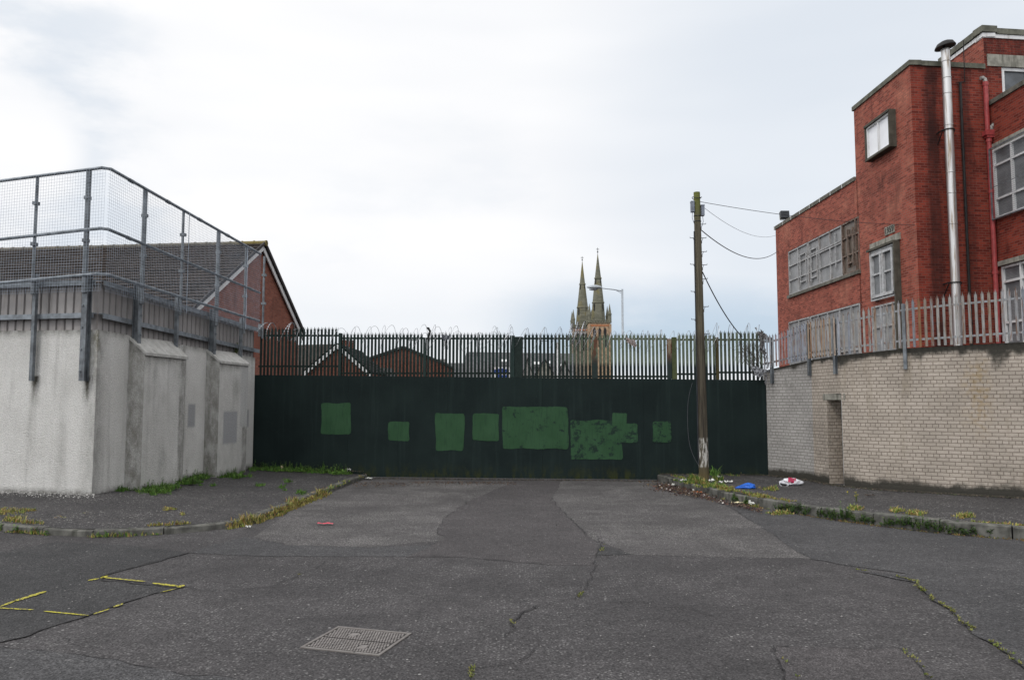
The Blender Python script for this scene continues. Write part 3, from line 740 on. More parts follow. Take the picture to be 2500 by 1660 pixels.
def buttress(u0, u1, vtop, vsh):
    """u0 side-face wall line, u1 right front edge; sloping cap"""
    dep = .30
    Pf = WC+WN*dep
    s0 = on(u0, 1100, Pf, WD)[1]; s1 = on(u1, 1100, Pf, WD)[1]
    zs = on((u0+u1)/2, vsh, Pf, WD)[0].z; zc = on((u0+u1)/2, vtop, WC, WD)[0].z
    mb = MB(); ns = max(6, int((s1-s0)/.06)); nz2 = 46
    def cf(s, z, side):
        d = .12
        if side: d = .30+.12*min(1, (zs-z)/1.2)  # side faces darker than the front, more so lower down
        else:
            d = max(d, .55*max(0, 1-(zs-z)/.30), .45*(s > s0+(s1-s0)*.82), .55*max(0, 1-(z-.24)/.16))  # front darker below the cap, along one edge and at the foot
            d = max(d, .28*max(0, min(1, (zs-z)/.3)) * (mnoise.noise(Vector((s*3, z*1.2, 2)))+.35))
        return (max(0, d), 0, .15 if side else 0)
    idx = []
    for i in range(ns+1):
        s = lerp(s0, s1, i/ns); p = Pf+WD*s; idx.append([mb.V((p.x, p.y, lerp(0, zs, j/nz2)), cf(s, lerp(0, zs, j/nz2), False)) for j in range(nz2+1)])
    gp = u0 > 500
    if gp:
        for i in range(ns+1):
            for j in range(nz2+1):
                v_ = mb.v[idx[i][j]]; s = lerp(s0, s1, i/ns)
                if s0+.15*(s1-s0) < s < s0+.62*(s1-s0) and on(560, 1085, Pf, WD)[0].z < v_.z < on(560, 1002, Pf, WD)[0].z: mb.c[idx[i][j]] = (.1, .95, 0)
                elif s > s0+.75*(s1-s0) and v_.z > 1.2: mb.c[idx[i][j]] = (.1, .45, 0)
    for i in range(ns):
        for j in range(nz2): mb.faceI((idx[i][j], idx[i+1][j], idx[i+1][j+1], idx[i][j+1]))
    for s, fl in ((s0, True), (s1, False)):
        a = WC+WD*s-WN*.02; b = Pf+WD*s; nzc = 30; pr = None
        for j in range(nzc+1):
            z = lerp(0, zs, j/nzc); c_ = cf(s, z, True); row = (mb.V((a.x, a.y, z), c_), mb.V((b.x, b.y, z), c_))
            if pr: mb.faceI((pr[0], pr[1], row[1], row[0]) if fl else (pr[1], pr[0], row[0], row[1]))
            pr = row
        mb.cur = (.45, 0, .1)
        tri = [Vector((*a[:2], zs)), Vector((*b[:2], zs)), Vector((*a[:2], zc))]
        mb.face(tri if fl else tri[::-1])
    ov = WN*.03; A0 = WC+WD*(s0-.02)-WN*.02; A1 = WC+WD*(s1+.02)-WN*.02; B0 = Pf+WD*(s0-.02)+ov; B1 = Pf+WD*(s1+.02)+ov
    mb.cur = (.22, 0, .12)
    top = [Vector((*B0[:2], zs)), Vector((*B1[:2], zs)), Vector((*A1[:2], zc+.02)), Vector((*A0[:2], zc+.02))]
    mb.prism(top, (0, 0, -.05))
    mb.build('buttress', M['roughcast'], wall)
buttress(346, 448, 833, 865); buttress(531, 601, 862, 884)

# ------------------------------------------------------------------ steel cladding screen behind the wall top
clad = thing('cladding_screen', 'ribbed grey-brown steel cladding strip standing on top of the roughcast wall', 'screen', (WC.x-.1, WC.y+.1, 2.6))
ZC0 = on(239, 683, WC, WD)[0].z
ZC0 = at(239, 683, 13.0).z; ZC1 = at(620, 801, 18.75).z
ZM0 = at(239, 764, 13.0).z; ZM1 = at(620, 853, 18.75).z
def corr(mb, P, D, N, L, zb, zt0, zt1, out):
    s = 0; pitch = .165; prof = [(0, 0), (.118, 0), (.128, -.03), (.155, -.03), (.165, 0)]
    while s < L:
        for (a, da), (b, db) in zip(prof, prof[1:]):
            p = P+D*(s+a)+N*da; q = P+D*min(L, s+b)+N*db
            z0a, z0b = lerp(zt0, zt1, (s+a)/L), lerp(zt0, zt1, min(1, (s+b)/L))
            mb.face([Vector((*p[:2], zb)), Vector((*q[:2], zb)), Vector((*q[:2], z0b)), Vector((*p[:2], z0a))] if out else [Vector((*q[:2], zb)), Vector((*p[:2], zb)), Vector((*p[:2], z0a)), Vector((*q[:2], z0b))], mi=1 if (a in (.118, .128, .155)) else 0)
        s += pitch
CC = WC-WN*.10-LN*.10
m1 = MB(); corr(m1, CC, WD, WN, LEN_R, 2.5, ZC0-.04, ZC1-.04, True); m1.build('cladding_sheet', [M['clad'], M['clad_groove_shade']], clad)
m1 = MB(); corr(m1, CC, LD, LN, 9.5, 2.5, ZC0-.04, ZC0-.0, False); m1.build('cladding_sheet', [M['clad'], M['clad_groove_shade']], clad)
def rail(P, D, N, L, z0, z1, off, h=.075, w_=.06, name='rail', par=None, mat='galv'):
    mb = MB(); a = P+N*off; b = P+D*L+N*off
    A = Vector((*a[:2], z0)); B = Vector((*b[:2], z1))
    mb.bar(A, B, w_, h*.18); mb.bar(A+N*(w_*.42)-Vector((0, 0, h*.46)), B+N*(w_*.42)-Vector((0, 0, h*.46)), w_*.14, h*.9)
    mb.build(name, M[mat], par)
CCn = CC
rail(CC, WD, WN, LEN_R+.1, ZC0, ZC1, .05, .085, .09, 'rail', clad); rail(CC, LD, LN, 9.5, ZC0, ZC0+.04, .05, .085, .09, 'rail', clad)
rail(CC, WD, WN, LEN_R+.1, ZM0, ZM1, .06, .085, .09, 'rail', clad); rail(CC, LD, LN, 9.5, ZM0, ZM0+.03, .06, .085, .09, 'rail', clad)
# ------------------------------------------------------------------ mesh fence with posts bolted to the wall
mf = thing('mesh_fence', 'tall galvanised square mesh fence on steel posts above the roughcast wall', 'fence', (WC.x+.1, WC.y-.1, 1.9))
OFF = .2
FC = WC+WN*OFF+LN*OFF; FD = WD
FZT0 = at(272, 409, FC.y).z; FZT1 = at(638, 625, 18.7).z
FZM0 = at(262, 557, FC.y).z; FZM1 = at(638, 718, 18.7).z
FZL0 = at(251, 668, FC.y).z; FZL1 = at(632, 786, 18.7).z
LENF = LEN_R-.02
def fz(t0, t1, s): return lerp(t0, t1, s/LENF)
SLOPEL = -.045   # top rail height change per metre on the left face
def ibeam(mb, p, D, N, z0, z1, w_, d_):
    mb.obox((p.x, p.y, (z0+z1)/2)+Vector((0, 0, 0)) if False else Vector((p.x, p.y, (z0+z1)/2))+N*(d_/2), D*(w_/2), N*.006, Vector((0, 0, (z1-z0)/2)))
    mb.obox(Vector((p.x, p.y, (z0+z1)/2))-N*(d_/2), D*(w_/2), N*.006, Vector((0, 0, (z1-z0)/2)))
    mb.obox(Vector((p.x, p.y, (z0+z1)/2)), D*.006, N*(d_/2-.006), Vector((0, 0, (z1-z0)/2)))
def fpost(P, D, N, zb, zm, ztp, thick):
    mb = MB()
    if thick:
        ibeam(mb, P, D, N, zb, zm, .10, .10)
        for k in range(5):
            zz = lerp(zb+.15, zm-.2, k/4); mb.obox(Vector((*(P+N*.062)[:2], zz))+D*.025, D*.014, N*.01, Vector((0, 0, .014)))
    else: mb.obox(Vector((*P[:2], (zb+zm)/2)), D*.03, N*.03, Vector((0, 0, (zm-zb)/2)))
    r_ = .043 if thick else .027
    mb.tube([Vector((*P[:2], zm-.35))+N*.07, Vector((*P[:2], ztp))+N*.07], r_, 8)
    for f_ in (.30, .72): mb.obox(Vector((*P[:2], lerp(zm, ztp, f_)))+N*.075, D*.034, N*.05, Vector((0, 0, .028)))
    mb.build('post', M['galv_dark'], mf)
for k, u, vb, th in (('C', 333, 935, True), ('D', 430, 848, False), ('E', 519, 948, True), ('F', 588, 872, False), ('G', 634, 822, False)):
    s = S_R[k]; P = WC+WD*s+WN*.08; zb = on(u, vb, P, WD)[0].z
    fpost(P, WD, WN, zb, fz(ZC0, ZC1, s)+.1, fz(FZT0, FZT1, s), th)
for k, u, vb, th in (('A', 76, 930, False), ('B', 203, 930, True)):
    s = S_L[k]; P = WC+LD*s+LN*.08; zb = on(u, vb, P, LD)[0].z
    fpost(P, LD, LN, zb, ZC0+.12, FZT0+SLOPEL*s, th)
for s in (3.3, 4.8, 6.3): fpost(WC+LD*s+LN*.08, LD, LN, 2.1, ZC0+.12, FZT0+SLOPEL*s, False)
for (za, zb_) in ((FZT0, FZT1), (FZM0, FZM1), (FZL0, FZL1)):
    mb = MB(); bend = FC+LD*.12; 
    a = FC+LD*8; b = FC+FD*LENF
    mb.tube([Vector((*a[:2], za+SLOPEL*8)), Vector((*(FC+LD*.1)[:2], za)), Vector((*(FC+FD*.1)[:2], za)), Vector((*b[:2], zb_))], .028, 8)
    s = .6
    while s < LENF: p = FC+FD*s; q = FC+FD*(s+.12); mb.tube([Vector((*p[:2], fz(za, zb_, s))), Vector((*q[:2], fz(za, zb_, s+.12)))], .036, 8); s += 1.15
    mb.build('rail', M['galv'], mf)
mb = MB(); wr_ = .0012
def wirebar(mb, a, b, t): mb.bar(a, b, t, t)
zlow = lambda s: fz(FZL0, FZL1, s)-.28
n = int(LENF/.052)
for i in range(1, n):
    s = i*.052; p = FC+FD*s+WN*.03; wirebar(mb, Vector((*p[:2], zlow(s))), Vector((*p[:2], fz(FZT0, FZT1, s))), wr_*2)
    if i % 48 == 0: wirebar(mb, Vector((*p[:2], zlow(s)))+WN*.01, Vector((*p[:2], fz(FZT0, FZT1, s)))+WN*.01, .008)
for i in range(0, int(8/.052)):
    s = i*.052; p = FC+LD*s+LN*.03; wirebar(mb, Vector((*p[:2], FZL0-.28)), Vector((*p[:2], FZT0+SLOPEL*s)), wr_*2)
H0 = FZT0-FZL0+.28; H1 = FZT1-FZL1+.28; nh = int(H0/.052)
for i in range(nh+1):
    t = i/nh; a = FC+WN*.03; b = FC+FD*LENF+WN*.03
    wirebar(mb, Vector((*a[:2], FZT0-H0*t)), Vector((*b[:2], FZT1-H1*t)), wr_*2)
    c = FC+LN*.03+LD*8; a2 = FC+LN*.03; wirebar(mb, Vector((*a2[:2], FZT0-H0*t)), Vector((*c[:2], FZT0-H0*t+SLOPEL*8*(1-t))), wr_*2)
mb.build('wire_mesh', M['wire'], mf)

# ================================================================== PALISADE helper
def pale(mb, p, T, N, z0, z1, w_, c, dep=.012, ctop=None, tip=.075):
    """W-section pale with a triple point; N faces the viewer"""
    xs = [(-.5, 0), (-.28, 1), (-.1, .25), (.1, .25), (.28, 1), (.5, 0)]; ct = ctop or c
    up = Vector((0, 0, 1)); zm = lerp(z0, z1, .3)
    pts = [p+T*(x*w_)+N*(d*dep) for x, d in xs]
    rows = [[mb.V(Vector((*q[:2], z)), cc) for q in pts] for z, cc in ((z0, c), (zm, c), (zm+.12, ct), (z1, ct))]
    for a, b in zip(rows, rows[1:]):
        for i in range(5): mb.faceI((a[i], a[i+1], b[i+1], b[i]))
    t = rows[-1]
    tc = mb.V(Vector((*p[:2], z1+tip))+N*.004, ct); mb.faceI((t[2], t[3], tc)); 
    mb.faceI((t[1], t[2], tc)); mb.faceI((t[3], t[4], tc))
    for sg, i0, i1 in ((-1, 0, 1), (1, 5, 4)):
        a = mb.V(Vector((*(p+T*(sg*w_*.62))[:2], z1+tip*.35))+N*.028, ct); b = mb.V(Vector((*(p+T*(sg*w_*.78))[:2], z1+tip*.62))+N*.05, ct)
        mb.faceI((t[i0], t[i1], a)); mb.faceI((t[i1], b, a))
# ================================================================== STEEL BARRIER (gate across the road)
BD = (BE-BP).normalized(); BN = Vector((BD.y, -BD.x, 0)); BL = (BE-BP).length
def bs(u, v=950): return on(u, v, BP, BD)[1]
def bz(u, v): return on(u, v, BP, BD)[0].z
bar = thing('steel_gate', 'dark green steel gate wall across the road, patched with lighter green, topped with spikes', 'gate', (0, 18.2, 0))
ptop = lambda s: lerp(bz(625, 915), bz(1860, 928), s/BL)
seams = [bs(u) for u in (720, 850, 972, 1092, 1210, 1324, 1447, 1570, 1700)]
edges = [0]+seams+[BL]
for k, (a, b) in enumerate(zip(edges, edges[1:])):
    mb = MB(); off = (k % 2)*.0035; g_ = .001
    zb = .035 if 1 <= k <= 8 else -.02
    P0 = BP+BD*(a+g_)+BN*off; P1 = BP+BD*(b-g_)+BN*off; th = BN*-.05
    A = [Vector((*P0[:2], zb)), Vector((*P1[:2], zb)), Vector((*P1[:2], ptop(b))), Vector((*P0[:2], ptop(a)))]
    mb.prism(A[::-1], th); mb.build('panel', M['green_panel'], bar)
mb = MB(); P0 = BP-BN*.06; P1 = BE-BN*.06; mb.bar(Vector((*P0[:2], ptop(0)-.06)), Vector((*P1[:2], ptop(BL)-.06)), .06, .08); mb.bar(Vector((*P0[:2], .35)), Vector((*P1[:2], .35)), .06, .08)
mb.build('frame_rail', M['green_panel'], bar)
for a in seams:
    mb = MB(); p = BP+BD*a-BN*.065; mb.bar(Vector((*p[:2], .05)), Vector((*p[:2], ptop(a)-.1)), .06, .02, up=tuple(BN)); mb.build('seam_backing', M['green_panel'], bar)  # backing strips added behind the seams to stop light coming through the gaps
PT = [((785, 984), (856, 1060), 'patch'), ((948, 1029), (999, 1077), 'patch'), ((1064, 1008), (1133, 1100), 'patch'), ((1154, 1010), (1217.5, 1075.6), 'patch'),
      ((1227, 993), (1387, 1095.6), 'patch_mid'), ((1391.7, 1025.7), (1519.8, 1121), 'patch_worn'), ((1493, 1008), (1530, 1040), 'patch'), ((1513, 1033), (1557, 1080), 'patch_worn'), ((1593, 1028), (1639.5, 1080), 'patch_worn')]
for k, ((u0, v0), (u1, v1), mt) in enumerate(PT):
    s0, s1 = bs(u0, v0), bs(u1, v1); z1, z0 = bz(u0, v0), bz(u1, v1); rr = min(.05, (s1-s0)*.12); poly = []
    for (cx, cz, a0) in ((s1-rr, z1-rr, 0), (s0+rr, z1-rr, 90), (s0+rr, z0+rr, 180), (s1-rr, z0+rr, 270)):
        for t in range(4): a_ = math.radians(a0+t*30); poly.append(Vector((cx+rr*math.cos(a_), cz+rr*math.sin(a_), 0)))
    q = resample(poly+[poly[0]], .03)[:-1]; mb = MB(); pts = []
    for p in q:
        jx = .028*mnoise.noise(Vector((p.x*3, p.y*3, k)))+.007*mnoise.noise(Vector((p.x*14, p.y*14, k))); jz = .028*mnoise.noise(Vector((p.x*3, p.y*3, k+50)))+.007*mnoise.noise(Vector((p.x*13, p.y*13, k+9)))
        pp = BP+BD*(p.x+jx)+BN*(.0045+.001*k); pts.append(Vector((*pp[:2], p.y+jz)))
    mb.face(pts); o = mb.build('paint_patch', M[mt], bar)
    bm = bmesh.new(); bm.from_mesh(o.data); bmesh.ops.triangulate(bm, faces=bm.faces[:]); bmesh.ops.recalc_face_normals(bm, faces=bm.faces[:]); bm.to_mesh(o.data); bm.free()
# palisade bays: (u0,u1, vtop, rail top v, rail bottom v)
DG = (.022, .038, .035); DG2 = (.017, .027, .024)
def faded(u): 
    f = min(1, max(0, (u-1350)/90)); return tuple(lerp(a, b, f) for a, b in zip(DG, (.145, .175, .125)))
BAYS = [(630, 822, 805, 819, 894), (833, 1032, 818, 825.5, 911), (1040, 1244, 818, 826, 911), (1278, 1445, 819, 826, 919), (1462, 1629, 820, 827, 919), (1656, 1750, 820, 829, 913), (1758, 1866, 814, 829, 909)]
for bi, (u0, u1, vt, vr, vb) in enumerate(BAYS):
    s0, s1 = bs(u0), bs(u1); n = round((s1-s0)/.0855); mb = MB()
    for i in range(n):
        s = lerp(s0, s1, (i+.5)/n); u = lerp(u0, u1, (i+.5)/n); p = BP+BD*s-BN*.02
        zt_ = bz(u, vt)+R.uniform(-.006, .006); c1 = shade(DG2, .8, 1.2); c2 = shade(faded(u), .75, 1.15)
        if u > 1760 and R.random() < .35: c2 = tuple(x*.6 for x in c2)
        pale(mb, p, BD, BN, ptop(s)-.03, zt_, .056, c1, ctop=c2)
    mb.build('pale_row', M['vgreen'], bar)
    for v_ in (vr, vb):
        mb = MB(); a = BP+BD*(s0-.02)-BN*.05; b = BP+BD*(s1+.02)-BN*.05; mb.cur = tuple(x*.7 for x in faded((u0+u1)/2)) if v_ == vr else DG2
        mb.bar(Vector((*a[:2], bz(u0, v_))), Vector((*b[:2], bz(u1, v_))), .04, .042); mb.build('rail', M['vgreen'], bar)
for (ua, ub, vt, c_, mt) in [(824, 831, 813, DG, 'vgreen'), (1032, 1039, 824, DG, 'vgreen'), (1245, 1256, 819, DG, 'vgreen'), (1257, 1276, 822, DG2, 'vgreen'), (1445, 1460, 821, (.12, .15, .10), 'vrust'), (1630, 1641, 827, (.24, .19, .13), 'vrust'), (1642, 1654, 823, (.075, .088, .04), 'vgreen'), (1750, 1757, 823, (.06, .05, .02), 'vgreen')]:
    s0, s1 = bs(ua), bs(ub); mb = MB(); m_ = BP+BD*((s0+s1)/2)-BN*.052; z1 = bz(ua, vt); zb = ptop(s0)+.002; mb.cur = c_
    ibeam(mb, m_, BD, BN, zb, z1, s1-s0, .09); mb.cur = DG2
    mb.build('post', M[mt], bar)
# ------------------------------------------------------------------ razor wire
rw = MB(); rng_ = random.Random(3)
def coil(u0, u1, vc, rad, turn, phase=0, zjit=.05, wire=.0042, barbs=False, axis_off=.0):
    s0, s1 = bs(u0), bs(u1); n = int((s1-s0)/turn*22); pts = []
    for i in range(n+1):
        t = i/n; s = lerp(s0, s1, t); a = phase+2*math.pi*i/22; k = i/22
        rr = rad*(1+.38*mnoise.noise(Vector((k*.55, phase, 1)))); ds = turn*.75*mnoise.noise(Vector((k*.8, phase, 4)))+.45*turn*math.sin(a*.5+phase)
        z = bz(lerp(u0, u1, t), vc)+zjit*mnoise.noise(Vector((k*.4, phase, 8)))
        p = BP+BD*(s+ds+.20*rr*math.sin(a))+BN*(axis_off+rr*math.cos(a)*.7); pts.append(Vector((*p[:2], z+rr*math.sin(a))))
    rw.tube(pts, wire, 4, False)
    if barbs:
        for i in range(0, len(pts)-1):
            d = (pts[i+1]-pts[i]).normalized(); x = d.cross(Vector((0, 1, .3))).normalized()*.013; rw.face([pts[i]-d*.012+x, pts[i]+d*.012+x, pts[i]+d*.012-x, pts[i]-d*.012-x])
coil(632, 735, 810, .23, .26, 0, .05, .0045, True)
coil(700, 800, 826, .22, .30, 1, .04)
coil(815, 1120, 824, .26, .19, 2, .09)
coil(1010, 1260, 832, .2, .2, 3, .07)
coil(1180, 1440, 825, .25, .19, 4, .08)
coil(1385, 1430, 812, .22, .07, 4.5, .05, .0045, True)
coil(1400, 1560, 830, .2, .17, 5, .05, .004)
coil(1540, 1760, 832, .22, .17, 6, .06)
coil(1720, 1862, 822, .27, .16, 7, .05)
tag(rw.build('razor_wire', M['razor']), 'thin loops of coiled razor wire along the spikes of the green gate', 'razor wire')
# ------------------------------------------------------------------ scraps of plastic caught on the wire
def rag(name, label, cat, poly, P, D, thick_amp, col_, wrinkle=.05, mat='vrag', hole=0.):
    """crumpled sheet filling a silhouette measured on plane P,D"""
    us = [p[0] for p in poly]; vs = [p[1] for p in poly]; n = 26
    def inside(x, y):
        c = False
        for i in range(len(poly)):
            x0, y0 = poly[i]; x1, y1 = poly[i-1]
            if (y0 > y) != (y1 > y) and x < (x1-x0)*(y-y0)/(y1-y0)+x0: c = not c
        return c
    mb = MB(); Nn = Vector((D[1], -D[0], 0)); idx = {}
    def vid(i, j):
        if (i, j) in idx: return idx[(i, j)]
        u = lerp(min(us), max(us), i/n); v = lerp(min(vs), max(vs), j/n)
        u += 1.2*mnoise.noise(Vector((i*.9, j*.9, 1))); v += 1.2*mnoise.noise(Vector((i*.9, j*.9, 5)))
        p = on(u, v, P, D)[0]; h = mnoise.noise(Vector((i*.45, j*.35, len(poly))))+.5*mnoise.noise(Vector((i*1.1, j*.9, 3)))
        k = .75+.5*mnoise.noise(Vector((i*.7, j*.6, 9)))
        idx[(i, j)] = mb.V(p+Nn*(h*thick_amp), tuple(x*k for x in col_)); return idx[(i, j)]
    for i in range(n):
        for j in range(n):
            u = lerp(min(us), max(us), (i+.5)/n); v = lerp(min(vs), max(vs), (j+.5)/n)
            if inside(u, v) and not (hole and mnoise.noise(Vector((i*.33, j*.22, 2))) > hole): mb.faceI((vid(i, j), vid(i+1, j), vid(i+1, j+1), vid(i, j+1)))
    return tag(mb.build(name, M[mat], smooth=False), label, cat)
def c7(pts): return [(x*.11478+1660, y*.11478+780) for x, y in pts]
Pr = BP+BN*.12
rag('plastic_rag', 'torn grey plastic peaked like a tent above the corner of gate and brick wall', 'rag', c7([(1590, 165), (1680, 190), (1780, 260), (1930, 400), (1960, 440), (1880, 500), (1800, 430), (1790, 620), (1740, 700), (1690, 620), (1680, 380), (1640, 260)]), BP+BN*.10, BD, .06, (.22, .21, .21), hole=.28)
rag('plastic_rag', 'ragged pale grey plastic knot hanging at the top corner of the brick wall', 'rag', c7([(1540, 1000), (1640, 990), (1680, 1020), (1800, 1060), (1880, 1080), (1900, 1110), (1780, 1130), (1760, 1200), (1700, 1230), (1720, 1310), (1680, 1240), (1620, 1190), (1560, 1180), (1580, 1100), (1530, 1050)]), BP+BN*.14, BD, .05, (.42, .43, .46))
rag('plastic_rag', 'narrow grey plastic strip dangling below the knot at the brick wall corner', 'rag', c7([(1800, 1120), (1850, 1180), (1850, 1330), (1820, 1400), (1800, 1330), (1830, 1240), (1790, 1180)]), BP+BN*.18, BD, .02, (.34, .34, .35))
rag('plastic_rag', 'shredded grey strip between the tent of plastic and the galvanised fence end', 'rag', c7([(1750, 600), (1800, 560), (1840, 700), (1880, 830), (1900, 1000), (1840, 1050), (1800, 900), (1760, 750)]), BP+BN*.13, BD, .04, (.20, .20, .20), hole=.1)
def c4(pts): return [(x*.2752+1200, y*.2752+560) for x, y in pts]
rag('plastic_rag', 'pinkish white plastic shred snagged high on the faded spikes right of the church', 'rag', c4([(1190, 950), (1240, 980), (1270, 975), (1290, 1030), (1275, 1050), (1230, 1020), (1200, 1000)]), BP+BN*.08, BD, .03, (.5, .42, .40))
rag('plastic_rag', 'dark grey plastic shred snagged on the wire above the gate, left of its middle', 'rag', [(x*.2752+600, y*.2752+560) for x, y in [(1735, 930), (1790, 940), (1825, 945), (1810, 975), (1760, 990), (1740, 960)]], BP+BN*.08, BD, .03, (.20, .22, .26))
rag('plastic_rag', 'small black scrap caught on a razor wire loop above the third bay of spikes', 'rag', [(x*.2752+600, y*.2752+560) for x, y in [(1600, 868), (1625, 868), (1645, 900), (1640, 930), (1620, 990), (1610, 980), (1625, 905)]], BP+BN*.1, BD, .02, (.03, .03, .03))
0 and rag('plastic_rag', 'tiny dark scrap at the very top of a razor wire loop, left half of the gate', 'rag', [(x*.2752+600, y*.2752+560) for x, y in [(1205, 815), (1220, 805), (1235, 813), (1215, 822)]], BP+BN*.1, BD, .01, (.05, .05, .05))
# dead climber twigs behind the last bay
tw = MB(); rt = random.Random(5)
for k in range(70):
    a0 = c7([(rt.uniform(1250, 1780), rt.uniform(380, 760))])[0]; b0 = c7([(rt.uniform(1480, 1800), rt.uniform(850, 1180))])[0]
    if k % 3 == 0: b0 = c7([(rt.uniform(1100, 1400), rt.uniform(450, 1000))])[0]
    off = rt.uniform(-.12, .06); p = on(*a0, BP+BN*off, BD)[0]; q = on(*b0, BP+BN*off, BD)[0]; mid = (p+q)/2+Vector((rt.uniform(-.1, .1), 0, rt.uniform(-.12, .12)))
    pts = [p.lerp(mid, t/4).lerp(mid.lerp(q, t/4), t/4) for t in range(5)]; tw.tube(pts, .004, 4, False)
tag(tw.build('dead_creeper', plain('twig', (.07, .06, .05), .9)), 'tangle of bare creeper stems over the last gate spikes by the brick wall', 'creeper')

# ================================================================== BRICK BOUNDARY WALL (right)
bw = thing('brick_wall', 'curved buff painted brick boundary wall with a narrow doorway, right of the pavement', 'wall', (6.2, 16, .15))
WP = [Vector((p[0], p[1], 0)) for p in WALLPTS]
TOPV = [(1869, 904), (1985, 878), (2050, 868), (2217, 850), (2500, 835)]
def upx(p, z):  # project
    d = Vector((p.x, p.y, z))-O; y_ = d.y*CP+d.z*SP; z_ = -d.y*SP+d.z*CP
    return 1250+F*d.x/y_, 830-F*z_/y_
def topz(p):
    u = upx(p, 2.6)[0]; v = interp(TOPV, u); return at(u, v, p.y).z if u < 2560 else at(2500, 835, 13.45).z+.02
WR = resample(WP, .14); accs = [0]
for a, b in zip(WR, WR[1:]): accs.append(accs[-1]+(b-a).length)
def WS(s):
    for i in range(len(accs)-1):
        if accs[i+1] >= s: t = (s-accs[i])/(accs[i+1]-accs[i]); return WR[i].lerp(WR[i+1], t), (WR[i+1]-WR[i]).normalized()
    return WR[-1], (WR[-1]-WR[-2]).normalized()
def WNs(s):
    T = (WS(min(accs[-1], s+.25))[0]-WS(max(0, s-.25))[0]).normalized(); return Vector((T.y, -T.x, 0))
def s_at_u(u):
    lo, hi = 0, accs[-1]
    for _ in range(40):
        m_ = (lo+hi)/2
        if upx(WS(m_)[0], 1.2)[0] < u: lo = m_
        else: hi = m_
    return lo
sJ = s_at_u(1985); sD0 = s_at_u(2021); sD1 = s_at_u(2057)
DZ = at(2040, 976, 15.6).z
WTH = .3
SY = s_at_u(2395)
stn = [(s_at_u(u), k) for u, k in ((1891, .8), (1984, .35), (2048, .35), (2218, .7), (1935, .3), (2120, .25))]
def wcol(s, z, ztp):
    """1 = clean, lower = dark staining"""
    d = 0
    for ss, k in stn: d = max(d, k*max(0, 1-abs(s-ss)/.05)*max(0, 1-(ztp-z)/2.2))
    nn = mnoise.noise(Vector((s*2.2, 0, 1)))+.5*mnoise.noise(Vector((s*7, z*1.5, 1)))
    far = min(1, max(0, (s-3.2)/2.5)); dep = .07+.14*far+(.3+.35*far)*max(0, nn)+.3*max(0, mnoise.noise(Vector((s*.9, 3, 1)))); d = max(d, 1.*max(0, 1-(ztp-z)/dep)**.6)
    d = max(d, 1.*max(0, min(1, 1-(z-.20)/(.20+.12*nn))))
    d = max(d, .25*max(0, mnoise.noise(Vector((s*1.3, z*.7, 6)))+.1))
    c = max(0, min(1, 1-d)); yl = max(0, 1-abs(s-SY)/.38)*max(0, 1-abs(ztp-.85-z)/.95)*(1+1.2*mnoise.noise(Vector((s*5, z*2.5, 3)))); return (c, 1-max(0, min(1, yl)), c)
def wall_part(sa, sb, z0, z1f, mat, name='wall_panel'):
    mb = MB(); ns = max(1, int(math.ceil((sb-sa)/.07))); nz_ = 44; idx = []; mb.smooth = True
    for i in range(ns+1):
        s = lerp(sa, sb, i/ns); p = WS(s)[0]; ztp = z1f(p); row = []
        for j in range(nz_+1): z = lerp(z0, ztp, j/nz_); row.append(mb.V((p.x, p.y, z), wcol(s, z, topz(p))))
        idx.append((row, s))
    for i in range(ns):
        for j in range(nz_):
            q = (idx[i][0][j], idx[i+1][0][j], idx[i+1][0][j+1], idx[i][0][j+1]); sv = (idx[i][1], idx[i+1][1], idx[i+1][1], idx[i][1])
            mb.faceI(q, [(a, mb.v[b].z) for a, b in zip(sv, q)])
    for i in range(ns):   # top and back
        s, s2 = idx[i][1], idx[i+1][1]; p, q = WS(s)[0], WS(s2)[0]; n1, n2 = WNs(s), WNs(s2)
        zt1, zt2 = z1f(p), z1f(q); mb.cur = (.3, .3, .3)
        P3, Q3 = p-n1*WTH, q-n2*WTH
        mb.face([Vector((*p[:2], zt1)), Vector((*q[:2], zt2)), Vector((*Q3[:2], zt2)), Vector((*P3[:2], zt1))])
        mb.face([Vector((*Q3[:2], z0)), Vector((*P3[:2], z0)), Vector((*P3[:2], zt1)), Vector((*Q3[:2], zt2))])
    mb.cur = (.8, .8, .8)
    for s, fl in ((sa, False), (sb, True)):
        p = WS(s)[0]; n1 = WNs(s); P3 = p-n1*WTH; zt1 = z1f(p)
        q = [Vector((*P3[:2], z0)), Vector((*p[:2], z0)), Vector((*p[:2], zt1)), Vector((*P3[:2], zt1))]; uvq = [(-WTH, z0), (0, z0), (0, zt1), (-WTH, zt1)]
        mb.face(q if not fl else q[::-1], uvq if not fl else uvq[::-1])
    mb.build(name, mat, bw)
LZ = at(2040, 961, 15.6).z
wall_part(0, sJ, -.05, topz, M['brick_grey'])
wall_part(sJ, sD0, -.05, topz, M['brick_buff'])
wall_part(sD0, sD1, LZ, topz, M['brick_buff'])
wall_part(sD1, accs[-1]-.05, -.05, topz, M['brick_buff'])
mb = MB(); a = WS(s_at_u(2013))[0]; b = WS(s_at_u(2066))[0]; nD = WNs(sD0)
mb.cur = (1, 1, 1); mb.obox(Vector((*((a+b)/2-nD*.12)[:2], (LZ+DZ)/2)), (b-a)/2, nD*.135, Vector((0, 0, (LZ-DZ)/2))); mb.build('lintel', M['conc'], bw)
